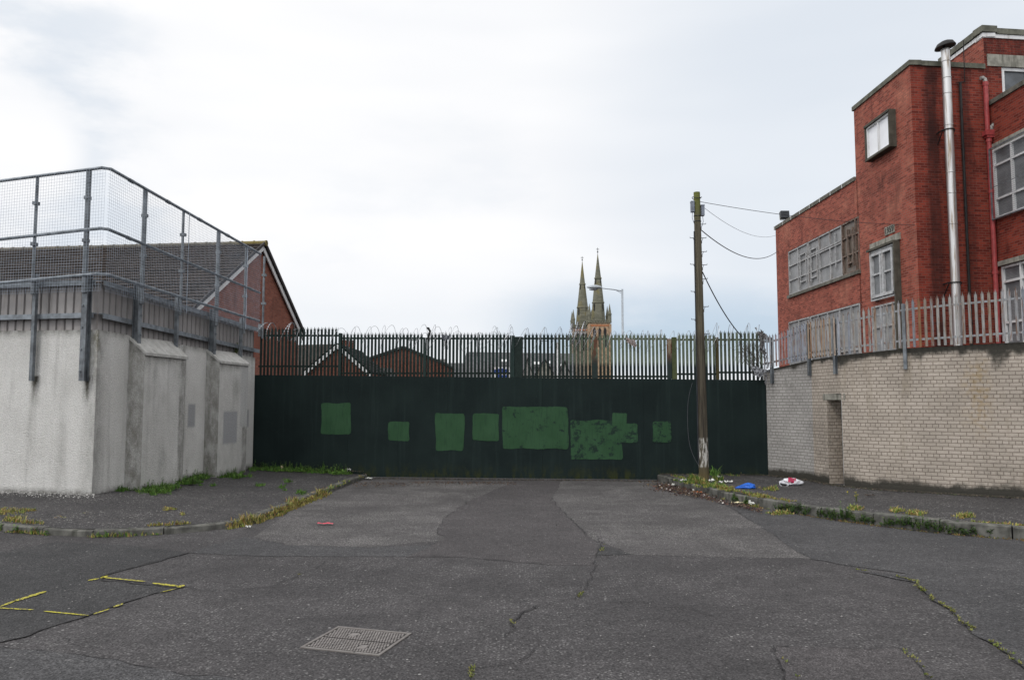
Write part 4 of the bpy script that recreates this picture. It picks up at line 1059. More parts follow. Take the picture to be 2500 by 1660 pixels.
# recess behind the doorway
mb = MB(); p0 = WS(sD0)[0]; p1 = WS(sD1)[0]; nn = WNs((sD0+sD1)/2); dd = .38; mb.cur = (.8, .8, .8)
q0, q1 = p0-nn*dd, p1-nn*dd
ex = (q0-q1).normalized()*.5
A = [Vector((*(q1-ex)[:2], 0)), Vector((*(q0+ex)[:2], 0)), Vector((*(q0+ex)[:2], DZ+.1)), Vector((*(q1-ex)[:2], DZ+.1))]
mb.prism(A, -nn*.05); mb.build('doorway_infill', M['brick_buff'], bw)
mb = MB(); mb.obox(Vector((*(p1-nn*.03-(p1-p0).normalized()*.02)[:2], DZ/2+.08)), (p1-p0).normalized()*.012, nn*.02, Vector((0, 0, DZ/2-.08))); mb.build('door_stop', M['frame_grey'], bw)
# palisade on the brick wall
pf = thing('palisade_fence', 'galvanised palisade fence with rust streaked spikes along the top of the brick wall', 'fence', (6.4, 15.8, 2.3))
TV = [(1880, 822), (1896, 819), (1973.5, 789), (2046.5, 774), (2215, 738), (2481.6, 710), (2520, 706)]
BV = [(1868, 902), (1878, 898), (1982, 874), (2206.5, 849), (2493, 831), (2520, 830)]
S = s_at_u(1872); segs = [1872, 1984, 2047, 2218, 2620]
rr_ = random.Random(11); blues = ((.30, .33, .40), (.36, .36, .37), (.33, .32, .31))
def pofs(s): p = WS(s)[0]; return p+WNs(s)*.075
for k, (ua, ub) in enumerate(zip(segs, segs[1:])):
    sa, sb = s_at_u(ua)+.02, (s_at_u(ub)-.02 if ub < 2600 else accs[-1]-.4); n = round((sb-sa)/(.098 if k else .092)); mb = MB()
    for i in range(n):
        s = lerp(sa, sb, (i+.5)/n); p = pofs(s); N_1 = WNs(s); T_1 = Vector((-N_1.y, N_1.x, 0)); u = upx(p, 2.8)[0]
        z1 = at(u, interp(TV, u), p.y).z if u < 2520 else at(2520, 706, 13.4).z; z0 = at(u, interp(BV, u), p.y).z if u < 2520 else at(2520, 830, 13.4).z
        pink = 1893 < u < 1922
        if k == 0: c = (.36, .30, .32) if pink else ((.28, .305, .36) if u > 1922 else (.33, .35, .38))
        elif k == 1: c = rr_.choice([(.33, .25, .18), (.32, .31, .30), (.35, .28, .21), (.27, .18, .12)])
        else: c = rr_.choice([(.38, .38, .37), (.37, .375, .385), (.42, .40, .38), (.38, .33, .28), (.31, .33, .37), (.27, .15, .08) if rr_.random() < .6 else (.4, .38, .35), (.40, .39, .37)])
        c = shade(c, .8, 1.12, rr_)
        ti = .075 if k else .06
        rust = tuple(lerp(a, b, .55 if k else .25) for a, b in zip(c, (.10, .045, .035)))
        pale(mb, p, T_1, N_1, z0, z1, .045, c, .014, tip=ti)
        nv = len(mb.v); 
        for q in range(nv-5, nv): mb.c[q] = rust
    mb.build('pale_row', M['vgalv'], pf)
    for f_ in (.16, .84):
        mb = MB(); pts = []; m_ = max(3, int((sb-sa)/.2)); mb.cur = (.32, .34, .36)
        for i in range(m_+1):
            s = lerp(sa-.05, sb+.05, i/m_); p = pofs(s)-WNs(s)*.035; u = min(2520, upx(p, 2.8)[0]); pts.append(Vector((*p[:2], lerp(at(u, interp(BV, u), p.y).z, at(u, interp(TV, u), p.y).z, f_))))
        for a, b in zip(pts, pts[1:]): mb.bar(a, b, .035, .035)
        mb.build('rail', M['vgalv'], pf)
for u, vb in ((1891, 936), (1984, 917), (2048, 913), (2218, 901)):
    s = s_at_u(u); p = WS(s)[0]+WNs(s)*.035; N_1 = WNs(s); T_1 = Vector((-N_1.y, N_1.x, 0)); z0 = at(u, vb, p.y).z; z1 = at(u, interp(TV, u)+4, p.y).z
    mb = MB(); ibeam(mb, p, T_1, N_1, z0, z1, .055, .05); mb.build('post', M['galv_dark'], pf)

# ================================================================== FACTORY (right)
fac = thing('brick_factory', 'red brick factory with a stepped tower, steel flue and screened windows behind the palisade fence', 'building', (10.3, 20, 0))
A0 = Vector((10.3, 20, 0)); FDr = Vector((-.0206, 1, 0)).normalized(); FNr = Vector((-FDr.y, FDr.x, 0))     # faces -X
def fs(u, v): p, s = on(u, v, A0, FDr); return s, p.z
def facade(mb, P, D, N, s0, s1, z0, z1, ops, reveal=.12, mi=0, rmi=0):
    xs = sorted({s0, s1, *[o[0] for o in ops], *[o[1] for o in ops]}); zs = sorted({z0, z1, *[o[2] for o in ops], *[o[3] for o in ops]})
    T = D; flip = (T.cross(Vector((0, 0, 1)))).dot(N) < 0
    def q(a, b, c, d, off=Vector((0, 0, 0))):
        pts = [P+T*a+Vector((0, 0, c)), P+T*b+Vector((0, 0, c)), P+T*b+Vector((0, 0, d)), P+T*a+Vector((0, 0, d))]; uvs = [(a, c), (b, c), (b, d), (a, d)]
        if flip: pts.reverse(); uvs.reverse()
        mb.face(pts, uvs, mi)
    for a, b in zip(xs, xs[1:]):
        for c, d in zip(zs, zs[1:]):
            mx_, mz = (a+b)/2, (c+d)/2
            if any(o[0] < mx_ < o[1] and o[2] < mz < o[3] for o in ops): continue
            if b-a > 1e-4 and d-c > 1e-4: q(a, b, c, d)
    for (a, b, c, d) in ops:
        In = -N*reveal; Z = lambda s, z: P+T*s+Vector((0, 0, z))
        for pp in ([Z(a, c), Z(b, c)], [Z(b, c), Z(b, d)], [Z(b, d), Z(a, d)], [Z(a, d), Z(a, c)]): mb.face([pp[0], pp[1], pp[1]+In, pp[0]+In], [(0, 0), ((pp[1]-pp[0]).length, 0), ((pp[1]-pp[0]).length, reveal), (0, reveal)], mi)
ST = fs(2090, 440)[0]; SE = fs(1897, 700)[0]
ZT = fs(2241.7, 143.6)[1]; ZL = (fs(1893.5, 560)[1]+fs(2090, 441)[1])/2
def op(uvs):
    q = [fs(u, v) for u, v in uvs]; ss = [a for a, b in q]; zz = [b for a, b in q]
    return (min(ss), max(ss), (zz[2]+zz[3])/2, (zz[0]+zz[1])/2)
W1 = op([(1923.5, 613), (2097, 529), (1927, 721), (2098, 662)])
W2 = op([(2133, 616), (2194, 593), (2137, 738), (2198, 722)])
W3 = op([(2129, 311), (2184, 276), (2131, 388), (2184, 358)])
W4 = op([(1926, 786), (2100, 739), (1928, 880), (2100, 850)])
W4 = (W4[0], W4[1], 2.2, W4[3])
mb = MB()
facade(mb, A0, FDr, FNr, 0, ST, 0, ZT, [W2, (W2[0], W2[1], 2.0, W2[2]-.12), W3])
facade(mb, A0, FDr, FNr, ST, SE, 0, ZL, [W1, W4])
# tower flank above the low roof, far end, backs
pT = A0+FDr*ST; pE = A0+FDr*SE; X6 = Vector((7, 0, 0))
facade(mb, pE, Vector((1, 0, 0)), Vector((0, 1, 0)), 0, 8, 0, ZL, [])
facade(mb, pT, Vector((1, 0, 0)), Vector((0, 1, 0)), 0, 3.2, ZL-.5, ZT, [])
mb.build('side_wall', M['brick_red'], fac)
FD2 = Vector((1, .116, 0)).normalized(); FN2 = Vector((FD2.y, -FD2.x, 0))
def f2(u, v): p, s = on(u, v, A0, FD2); return s, p.z
S2 = f2(2416, 300)[0]; SB = f2(2402, 130)[0]; ZB1 = f2(2420, 92)[1]; 
UW = (f2(2446, 190)[0], f2(2446, 190)[0]+1.5, f2(2446, 330)[1], f2(2446, 164)[1])
mb = MB(); facade(mb, A0, FD2, FN2, 0, SB, 0, ZT, []); facade(mb, A0, FD2, FN2, SB, SB+8, 0, ZB1, [UW])
mb.build('front_wall', M['brick_red_shaded'], fac)
# block side (facing -X) rising behind the tower
PB = A0+FD2*SB; mb = MB(); facade(mb, PB, FDr, FNr, 0, 5, ZT-.3, ZB1, []); facade(mb, PB+FDr*5, FD2, -FN2, 0, 7.5, 0, ZB1, []); mb.build('upper_wall', M['brick_red'], fac)
# roofs
mb = MB(); mb.box((PB.x+.05, 20.4, ZB1-.25), (PB.x+7.5, 25, ZB1-.2)); mb.box((pT.x+.3, 20.6, ZT-.35), (PB.x-.02, 23.5, ZT-.3)); mb.box((pE.x+.2, pT.y, ZL-.3), (PB.x, pE.y-.2, ZL-.25)); mb.build('roof', M['slate'], fac)
# wing towards the camera
PWg = A0+FD2*S2
def f3(u, v): p, s = on(u, v, PWg, FDr); return s, p.z
ZW = (f3(2414, 262)[1]+f3(2500, 207)[1])/2
V1 = (f3(2505, 450)[0]-1.3, f3(2432, 450)[0], f3(2437, 537)[1], f3(2430, 365)[1]); V2 = (V1[0], f3(2444, 700)[0], 2.3, f3(2444, 650)[1])
mb = MB(); facade(mb, PWg, FDr, FNr, -6, 0, 0, ZW, [V1, V2]); mb.build('wing_wall', M['brick_red_shaded'], fac)
mb = MB(); mb.box((PWg.x+.1, 14.4, ZW-.2), (PWg.x+7, 20.2, ZW-.15)); mb.build('roof', M['slate'], fac)
# copings
def coping(P, D, N, s0, s1, z, h=.11, w_=.32, over=.04, joints=0., mat='coping'):
    mb = MB(); c = P-N*(w_/2-over); 
    if joints:
        s = s0
        while s < s1: e = min(s1, s+joints-.03); mb.obox(Vector((*(c+D*((s+e)/2))[:2], z+h/2)), D*((e-s)/2), N*(w_/2), Vector((0, 0, h/2))); mb.obox(Vector((*(c+D*(e+.015))[:2], z+h/2)), D*.015, N*(w_/2+.004), Vector((0, 0, h/2+.004)), 1); s += joints
    else: mb.obox(Vector((*(c+D*((s0+s1)/2))[:2], z+h/2)), D*((s1-s0)/2), N*(w_/2), Vector((0, 0, h/2)))
    mb.build('coping', [M[mat], M['white']], fac)
coping(A0, FDr, FNr, -.04, ST+.05, ZT, .13); coping(A0, FD2, FN2, .26, SB-.003, ZT-.002, .13)
coping(A0, FDr, FNr, ST+.06, SE+.05, ZL, .12, joints=.85, mat='conc_dark')
coping(PWg, FDr, FNr, -6, 0, ZW, .12, mat='conc_dark')
coping(PB, FDr, FNr, .32, 2.0, ZB1+.12, .16, .36, .07); coping(PB, FDr, FNr, 2.01, 5, ZB1+.1, .1, .36, .07); coping(PB, FD2, FN2, -.07, .36, ZB1+.12, .17, .36, .07); coping(PB, FD2, FN2, .362, 8, ZB1+.09, .15, .36, .05)
coping(PB, FDr, FNr, -.03, 5, ZB1, .10, .34, .03, mat='white'); coping(PB, FD2, FN2, .0, 8, ZB1-.02, .10, .33, .025, mat='white')
# windows
def window(P, D, N, o, cols_, rows_, pane, frame, fw=.05, proj=.0, extra=None, name='window', sub=True):
    """o=(s0,s1,z0,z1); frame bars + pane; returns the frame"""
    s0, s1, z0, z1 = o; Z = Vector((0, 0, 1)); mb = MB(); base = P+N*proj
    pt = lambda s, z: base+D*s+Z*z
    fd = N*.03
    for s in [s0+fw/2, s1-fw/2]+[lerp(s0, s1, c) for c in cols_]: mb.obox(pt(s, (z0+z1)/2), D*(fw/2), fd, Z*((z1-z0)/2-.002))
    for z in [z0+fw/2, z1-fw/2]+[lerp(z0, z1, c) for c in rows_]: mb.obox(pt((s0+s1)/2, z)-N*.004, D*((s1-s0)/2-.002), fd, Z*(fw/2))
    if extra:
        for (a, b, c, d, ww) in extra: mb.bar(pt(lerp(s0, s1, a), lerp(z0, z1, c))+N*.014, pt(lerp(s0, s1, b), lerp(z0, z1, d))+N*.014, ww, ww)
    fr = mb.build(name, frame, fac)
    mb = MB(); q = [pt(s0, z0)-N*.028, pt(s1, z0)-N*.028, pt(s1, z1)-N*.028, pt(s0, z1)-N*.028]; uvs = [(s0, z0), (s1, z0), (s1, z1), (s0, z1)]
    mb.face(q, uvs); g_ = mb.build('pane', pane, fr)
    return fr
# long screened window: from far (s large) to near (s small)
a, b, c, d = W1; L_ = b-a
def sub(u0, u1): x0, x1 = fs(u1, 600)[0], fs(u0, 600)[0]; return x0, x1
x0, x1 = sub(1924, 1971); window(A0, FDr, FNr, (x0, b-.01, c+.01, d-.01), [.5], [.33, .66], M['screen'], M['frame_grey'], .045, -.03, [(.1, .1, .15, .8, .04), (.4, .4, .15, .8, .04), (.1, .4, .8, .8, .04), (.1, .4, .2, .2, .04)])
y0, y1 = sub(1973, 2054.5); window(A0, FDr, FNr, (y0, x0-.03, c+.01, d-.01), [.33, .66], [.33, .66], M['screen'], M['frame_grey'], .045, -.03, [(.72, .72, .12, .8, .05), (.92, .92, .12, .8, .05), (.72, .92, .8, .8, .05), (.72, .92, .2, .2, .05), (.05, .95, .7, .7, .04), (.18, .18, .2, .9, .035)])
window(A0, FDr, FNr, (a+.01, y0-.04, c+.01, d-.01), [.22], [.36, .70], M['screen_rust'], M['frame_rust'], .045, -.02, [(.36, .36, .12, .85, .06), (.66, .66, .12, .85, .06), (.36, .66, .72, .72, .06), (.36, .66, .2, .2, .06)])
mb = MB(); mb.obox(A0+FDr*((a+b)/2)+Vector((0, 0, c-.05))+FNr*.03, FDr*(L_/2+.02), FNr*.05, Vector((0, 0, .05))); mb.build('window_sill', M['conc_dark'], fac)
window(A0, FDr, FNr, (W2[0]+.01, W2[1]-.01, W2[2]+.01, W2[3]-.01), [.5], [.52], M['screen_dark'], M['frame_dull'], .045, .10, [(.08, .08, .08, .92, .08), (.45, .45, .08, .92, .07), (.55, .55, .08, .92, .07), (.92, .92, .08, .92, .08), (.08, .92, .08, .08, .08), (.08, .92, .92, .92, .08)])
window(A0, FDr, FNr, (W2[0]+.01, W2[1]-.01, 2.0, W2[2]-.14), [.5], [.4, .75], M['screen'], M['frame_grey'], .05, .10)
x0, x1 = sub(1973, 2096); window(A0, FDr, FNr, (W4[0]+.01, x1, W4[2], W4[3]-.01), [.16, .38, .62, .82], [.45], M['screen'], M['frame_grey'], .045, -.02)
window(A0, FDr, FNr, (x1+.06, W4[1]-.01, W4[2], W4[3]-.01), [.5], [.45], M['screen'], M['frame_grey'], .045, -.02)
# projecting concrete surrounds
def surround(o, pr, th, mat, sides=2):
    s0, s1, z0, z1 = o; mb = MB(); Z = Vector((0, 0, 1)); c0 = A0+FNr*(pr/2-.03)
    for s in (s0-th/2, s1+th/2)[:sides]: mb.obox(c0+FDr*s+Z*((z0+z1)/2), FDr*(th/2), FNr*(pr/2+.03), Z*((z1-z0)/2))
    mb.obox(c0+FNr*.01+FDr*((s0+s1)/2)+Z*(z1+th/2), FDr*((s1-s0)/2+th*1.05), FNr*(pr/2+.04), Z*(th/2)); mb.obox(c0+FNr*.005+FDr*((s0+s1)/2)+Z*(z0-th/2), FDr*((s1-s0)/2+th*1.02), FNr*(pr/2+.035), Z*(th/2))
    return mb.build('window_surround', M[mat], fac)
surround(W3, .19, .06, 'surround')
window(A0, FDr, FNr, (W3[0]+.005, W3[1]-.005, W3[2]+.005, W3[3]-.005), [.5], [], M['white_pane'], M['white'], .04, .13)
surround((W2[0], W2[1], 2.0, W2[3]), .17, .06, 'surround', 1)
mb = MB(); mb.obox(A0+FDr*((W2[0]+W2[1])/2)+Vector((0, 0, W2[3]+.16))+FNr*.02, FDr*((W2[1]-W2[0])/2+.12), FNr*.03, Vector((0, 0, .09))); mb.build('lintel', M['conc'], fac)
window(PWg, FDr, FNr, (V1[0]+.01, V1[1]-.01, V1[2]+.01, V1[3]-.01), [.42, .70], [.28, .76], M['screen_dark'], M['white'], .06, .04)
window(PWg, FDr, FNr, (V2[0]+.01, V2[1]-.01, V2[2]+.01, V2[3]-.01), [.42, .70], [.5, .86], M['screen_dark'], M['white'], .06, -.05)
mb = MB(); s0, s1, z0, z1 = V1; Z = Vector((0, 0, 1)); bb = PWg+FNr*.14
for s in (s1, s0): mb.bar(bb+FDr*s+Z*z0, bb+FDr*s+Z*z1, .03, .03)
for z in (z0, z1): mb.bar(bb+FDr*s0+Z*z, bb+FDr*s1+Z*z, .03, .03)
for k in range(1, 36): z = lerp(z0, z1, k/36); mb.bar(bb+FDr*s0+Z*z, bb+FDr*s1+Z*z, .005, .005)
mb.bar(bb+FDr*s0+Z*lerp(z0, z1, .45), bb+FDr*s1+Z*lerp(z0, z1, .45), .012, .012)
mb.build('window_grille', M['galv'], fac)
mb = MB(); mb.obox(PWg+FDr*((s0+s1)/2)+Z*(z1+.07)+FNr*.02, FDr*((s1-s0)/2+.1), FNr*.04, Z*.07); mb.build('lintel', M['conc'], fac); mb = MB(); mb.obox(PWg+FDr*((V2[0]+V2[1])/2)+Z*(V2[3]+.06)+FNr*.02, FDr*((s1-s0)/2+.1), FNr*.04, Z*.06); mb.build('lintel', M['conc'], fac)
window(A0, FD2, FN2, (UW[0]+.005, UW[1], UW[2], UW[3]-.005), [.52], [], M['glass_dark'], M['white'], .085, -.05)
mb = MB(); mb.obox(A0+FD2*(UW[0]+.55)+Z*(UW[3]+.16)+FN2*.005, FD2*.95, FN2*.02, Z*.16); mb.build('lintel', M['conc'], fac)
# date stone
q = [fs(2161.6, 557), fs(2184, 546.5), fs(2162, 574), fs(2184, 569)]
s0, s1 = min(x[0] for x in q), max(x[0] for x in q); z0, z1 = (q[2][1]+q[3][1])/2, (q[0][1]+q[1][1])/2
mb = MB(); mb.obox(A0+FDr*((s0+s1)/2)+Z*((z0+z1)/2)+FNr*.005, FDr*((s1-s0)/2), FNr*.02, Z*((z1-z0)/2)); ds = mb.build('date_stone', M['conc'], fac)
tc = bpy.data.curves.new('digits', 'FONT'); tc.body = '1959'; tc.size = (z1-z0)*1.05; tc.extrude = .006; tc.align_x = 'CENTER'; tc.align_y = 'CENTER'
to = bpy.data.objects.new('digits', tc); col.objects.link(to); bpy.context.view_layer.update()
me = bpy.data.meshes.new_from_object(to.evaluated_get(bpy.context.evaluated_depsgraph_get())); bpy.data.objects.remove(to)
cpt = A0+FDr*((s0+s1)/2)+Z*((z0+z1)/2)+FNr*.031-Vector(parent_base(fac)); X_ = -FDr; kx = (s1-s0)*.86/max(1e-3, max(v.co.x for v in me.vertices)-min(v.co.x for v in me.vertices))
mt = Matrix(((X_.x*kx, 0, FNr.x, cpt.x), (X_.y*kx, 0, FNr.y, cpt.y), (0, 1, 0, cpt.z), (0, 0, 0, 1)))
me.transform(mt); me.materials.clear(); me.materials.append(plain('recessed_digit', (.07, .068, .06), .9)); dg = bpy.data.objects.new('date_digits', me); col.objects.link(dg); dg.parent = ds
# flue and pipes
def fpt(u, v, off): return on(u, v, A0+FN2*off, FD2)[0]
fl = thing('flue_pipe', 'tall stainless steel flue with a black cowl clamped to the front of the factory tower', 'flue', tuple(fpt(2345, 900, .3)))
top = fpt(2317, 122, .3); x_ = fpt(2320, 400, .3).x; yy = fpt(2320, 400, .3).y
Rf = .104; zs_ = [0.3, 2.0]+[fpt(2325, v, .3).z for v in (690, 545, 470, 420, 305, 228, 190, 150)]+[top.z]
for a, b in zip(zs_, zs_[1:]):
    if b-a < .05: continue
    mb = MB(); mb.tube([(x_, yy, a), (x_, yy, b)], Rf, 24, False); mb.tube([(x_, yy, b-.03), (x_, yy, b-.008)], Rf+.008, 24); mb.build('flue_section', M['flue'], fl, smooth=False)
for o in fl.children:
    for p in o.data.polygons: p.use_smooth = len(p.vertices) == 4
mb = MB(); ring = []; cz = top.z+.05; n = 22
rings = [(0.0, .17), (.10, .165), (.19, .12), (.245, .03), (.25, 0.), (.20, .02), (0.0, .06)]; idx = []
tl_ = Vector((.12, 0, .03))
for rr2, h in rings: idx.append([mb.V((x_+rr2*math.cos(2*math.pi*k/n), yy+rr2*math.sin(2*math.pi*k/n), cz+h+.35*rr2*math.cos(2*math.pi*k/n)*.5)) for k in range(n)])
for a, b in zip(idx, idx[1:]):
    for k in range(n): mb.faceI((a[k], a[(k+1) % n], b[(k+1) % n], b[k]))
mb.tube([(x_-.03, yy, top.z-.02), (x_-.03, yy, cz+.08)], .03, 6)
mb.build('cowl', M['black'], fl, smooth=True)
for v in (318, 690):
    mb = MB(); zc_ = fpt(2325, v, .3).z; mb.tube([(x_+(Rf+.02)*math.cos(t*.3), yy+(Rf+.02)*math.sin(t*.3), zc_) for t in range(22)], .014, 6)
    for sg in (-1, 1): mb.bar((x_+sg*.15, yy, zc_), (x_+sg*.15, yy+.34, zc_), .03, .03); mb.bar((x_+sg*.15, yy, zc_), (x_+sg*.14, yy+.3, zc_-.3), .02, .02)
    mb.bar((x_-.16, yy-.0, zc_), (x_+.16, yy, zc_), .025, .03)
    mb.build('bracket', M['black'], fl)
mb = MB(); a = fpt(2339, 107, .28); b = fpt(2352, 99, .2); c = fpt(2355, 200, .05); mb.tube([a, b, c], .011, 6); mb.tube([fpt(2335, 202, .05), fpt(2357, 201, .05)], .012, 6); mb.build('stay_rod', M['black'], fl)
mb = MB(); P = fpt(2344, 203, .06); Q = Vector((P.x+.0, P.y, .3)); mb.tube([P, Q], .034, 8)
for zz in (8.2, 6.7, 5.2, 3.7): mb.tube([(P.x, P.y, zz), (P.x, P.y, zz+.06)], .045, 8)
dp = thing('waste_pipe', 'thin black iron pipe running down the factory tower beside the steel flue', 'pipe', (P.x, P.y, .3)); mb.build('pipe', M['black'], dp)
rp_ = thing('drainpipe', 'red painted iron drainpipe with a hopper in the inner corner of the factory', 'drainpipe', tuple(fpt(2425, 900, .08)))
def rpt(u, v): return fpt(u, v, .09)
mb = MB(); a = rpt(2405.5, 201); hz = rpt(2412, 327).z; mb.tube([a, Vector((a.x, a.y, hz+.05))], .06, 12)
a2 = rpt(2414.5, 345); mb.tube([Vector((a2.x, a2.y, hz-.05)), Vector((a2.x, a2.y, .3))], .06, 12)
for zz in [hz-.22]+[z_ for z_ in (7.1, 5.0, 3.4)]: mb.tube([(a2.x, a2.y, zz), (a2.x, a2.y, zz+.08)], .076, 12)
mb.tube([(a.x, a.y, a.z-.1), (a.x, a.y, a.z)], .074, 12)
mb.build('pipe', M['redpipe'], rp_)
mb = MB(); hc = Vector(((a.x+a2.x)/2+.03, a2.y, hz)); mb.obox(hc, (.15, 0, 0), (0, .09, 0), (0, 0, .055)); mb.obox(hc+Vector((0, 0, -.085)), (.10, 0, 0), (0, .075, 0), (0, 0, .03)); mb.obox(hc+Vector((0, 0, .07)), (.10, 0, 0), (0, .07, 0), (0, 0, .02)); mb.build('hopper', M['redpipe'], rp_)
mb = MB(); mb.tube([Vector((a.x, a.y, a.z)), Vector((a.x-.01, a.y, a.z+.07)), Vector((a.x-.06, a.y, a.z+.11)), Vector((a.x-.12, a.y, a.z+.10))], .052, 10); mb.build('elbow', M['elbow'], rp_); mb = MB()
mb.tube([hc+Vector((.05, 0, .08)), hc+Vector((.055, -.01, .17)), hc+Vector((.11, -.02, .24)), hc+Vector((.17, -.02, .24))], .05, 10); mb.build('elbow', M['elbow'], rp_)
# soot stain behind the flue is dirt on the brick: ragged dark band
def m_soot():
    t = NT('soot_stain', .95, .1); uv = t.uv(); n = t.noise(t.mapv(uv, (1, .25, 1)), 3, 6, .65)
    c = t.mix(t.rng(n, .3, .6), (.05, .016, .014), (.14, .034, .026)); t.base(c); return t.m
# floodlight on parapet
pp = fs(1915, 560)[0]; P = A0+FDr*(SE-.35)
zf = at(1915, 534, P.y).z; xf = at(1915, 525, P.y).x
fld = thing('floodlight', 'square black floodlight on a bracket at the far end of the factory parapet', 'floodlight', (xf, P.y, ZL+.12))
sc_ = P.y/F; hw = 10.5*sc_; z1 = at(1915, 517, P.y).z
mb = MB(); mb.obox((xf, P.y, (zf+z1)/2), (hw, 0, 0), (0, .09, -.02), (0, .02, (z1-zf)/2)); mb.obox((xf, P.y+.12, (zf+z1)/2+.01), (hw*.6, 0, 0), (0, .05, 0), (0, 0, (z1-zf)*.3)); mb.build('lamp_housing', M['flood'], fld)
mb = MB(); mb.bar((xf-hw, P.y, zf-.06), (xf+hw, P.y, zf-.06), .03, .02); mb.bar((xf-hw-.01, P.y, zf-.06), (xf-hw-.01, P.y, zf+.1), .02, .02); mb.bar((xf+hw+.01, P.y, zf-.06), (xf+hw+.01, P.y, zf+.1), .02, .02); mb.bar((xf+.1, P.y, zf-.06), (xf+.15, P.y+.1, ZL+.1), .03, .03); mb.bar((xf+.15, P.y+.1, ZL+.12), (P.x, P.y+.1, ZL+.12), .04, .03); mb.build('bracket', M['conc'], fld)

# ================================================================== LEFT HOUSE
Y1 = 22.0
E1 = at(471, 752, Y1); E2 = at(729, 808, Y1*1.335); AP = at(637, 600, Y1*1.1926)
hs = thing('brick_house', 'red brick house with a brown tiled roof and white bargeboards behind the mesh fence', 'house', (-9.5, 26, 0))
RD = Vector((-.992, .127, 0)); RL = 20
mb = MB(); G = [Vector((*E1[:2], 0)), Vector((*E2[:2], 0)), E2, AP, E1]
dg_ = Vector((E2.x-E1.x, E2.y-E1.y, 0)).normalized()
mb.face(G, [((p-G[0]).dot(dg_), p.z) for p in G])
B = [p+RD*RL for p in G]; mb.face([G[0], G[4], B[4], B[0]], [(0, 0), (0, E1.z), (-RL, E1.z), (-RL, 0)]); mb.face([G[1], B[1], B[2], G[2]]); mb.face(B[::-1])
mb.build('wall', M['brick_house'], hs)
def tiled(name, ridgeA, eaveA, D, L, rows, over, par, mat, thick=.05):
    """stepped tile courses between ridge and eave lines running along D"""
    mb = MB(); down = (eaveA-ridgeA); sl = down.length; dn = down.normalized(); nrm = D.cross(dn).normalized()
    if nrm.z < 0: nrm = -nrm
    for k in range(rows):
        a = ridgeA+dn*(sl*k/rows)+nrm*.012; b = ridgeA+dn*(sl*(k+1)/rows)+nrm*(thick+.012); c = ridgeA+dn*(sl*(k+1)/rows)+nrm*.005
        A1_, B1_, C1_ = a+D*L, b+D*L, c+D*L; u0, u1 = 0, L; v0, v1 = sl*k/rows, sl*(k+1)/rows
        mb.face([b, a, A1_, B1_] if True else [], [(u0, v1), (u0, v0), (u1, v0), (u1, v1)]); mb.face([c, b, B1_, C1_], [(u0, v1), (u0, v1), (u1, v1), (u1, v1)])
    return mb.build(name, mat, par)
ov = RD*-.16
dn1 = (E1-AP).normalized(); E1o = E1+dn1*.35
rf = tiled('roof', AP+ov+Vector((0, 0, .06)), E1o+ov+Vector((0, 0, .06)), RD, RL, 23, 0, hs, M['tiles'])
dn2 = (E2-AP).normalized(); E2o = E2+dn2*.3
tiled('roof', AP+ov+Vector((0, 0, .06)), E2o+ov+Vector((0, 0, .06)), RD, RL, 23, 0, hs, M['tiles'])
mb = MB(); a = AP+ov*1.3+Vector((0, 0, .08)); mb.tube([a+RD*s for s in (0, 5, 10, RL)], .085, 8)
s = 0
while s < 14: mb.tube([a+RD*s, a+RD*(s+.05)], .10, 8); s += .42
mb.build('ridge', M['ridge'], rf)
for E, m_ in ((E1o, 0), (E2o, 1)):
    mb = MB(); dn = (E-AP).normalized(); o_ = RD*-.06; w_ = .16
    a = AP+o_+Vector((0, 0, .02)); b = E+o_+Vector((0, 0, .02)); dv = Vector((0, 0, -w_*1.15)); pr = RD*-.04
    mb.prism([a, b, b+dv, a+dv], pr); mb.build('bargeboard', M['white'], hs)
    mb = MB(); t = RD*-.15; a = AP+t+Vector((0, 0, .10)); b = E+t+Vector((0, 0, .10)); mb.bar(a, b, .05, .09); mb.build('verge', M['darkroof'], hs)

# ================================================================== HOUSES BEYOND THE GATE
def c3(x, y): return (x*.2752+600, y*.2752+560)
def c4_(x, y): return (x*.2752+1200, y*.2752+560)
# house A: gable to the camera with white bargeboards
YA = 40.
h = thing('gabled_house', 'dark roofed brick house with white bargeboards, nearest behind the left of the gate', 'house', (at(824, 900, YA).x, YA, 0))
ap = at(824, 843, YA); e0 = at(740, 914, YA); e1 = at(905, 914, YA)
mb = MB(); g0 = [Vector((e0.x, YA, 0)), Vector((e1.x, YA, 0)), e1, ap, e0]; mb.prism(g0, (0, 6, 0)); mb.build('wall', M['brick_far'], h)
for e in (e0, e1):
    mb = MB(); mb.prism([ap+Vector((0, -.08, .06)), e+Vector((0, -.08, .06)), e+Vector((0, -.08, -.16)), ap+Vector((0, -.08, -.16))], (0, -.05, 0)); mb.build('bargeboard', M['white'], h)
    tiled('roof', ap+Vector((0, -.12, .1)), e+Vector((0, -.12, .1)), Vector((0, 1, 0)), 6.3, 12, 0, h, M['darkroof'])
rl = at(726, 842, YA+3.5); rr3 = at(856, 839, YA+3.5); ev = at(726, 915, YA+.4)
mb = MB(); mb.face([Vector((rl.x, YA+.3, ev.z)), Vector((rr3.x, YA+.3, ev.z)), rr3, rl]); mb.face([rl, rr3, Vector((rr3.x, YA+7, ev.z)), Vector((rl.x, YA+7, ev.z))]); mb.build('roof', M['tiles'], h)
mb = MB(); mb.face([Vector((rr3.x, YA+.3, 0)), Vector((rr3.x, YA+7, 0)), Vector((rr3.x, YA+7, ev.z)), Vector((rr3.x, YA+3.5, rr3.z)), Vector((rr3.x, YA+.3, ev.z))]); mb.box((rl.x, YA+.31, 0), (rr3.x-.01, YA+6.9, ev.z)); mb.build('wall', M['brick_far'], h)
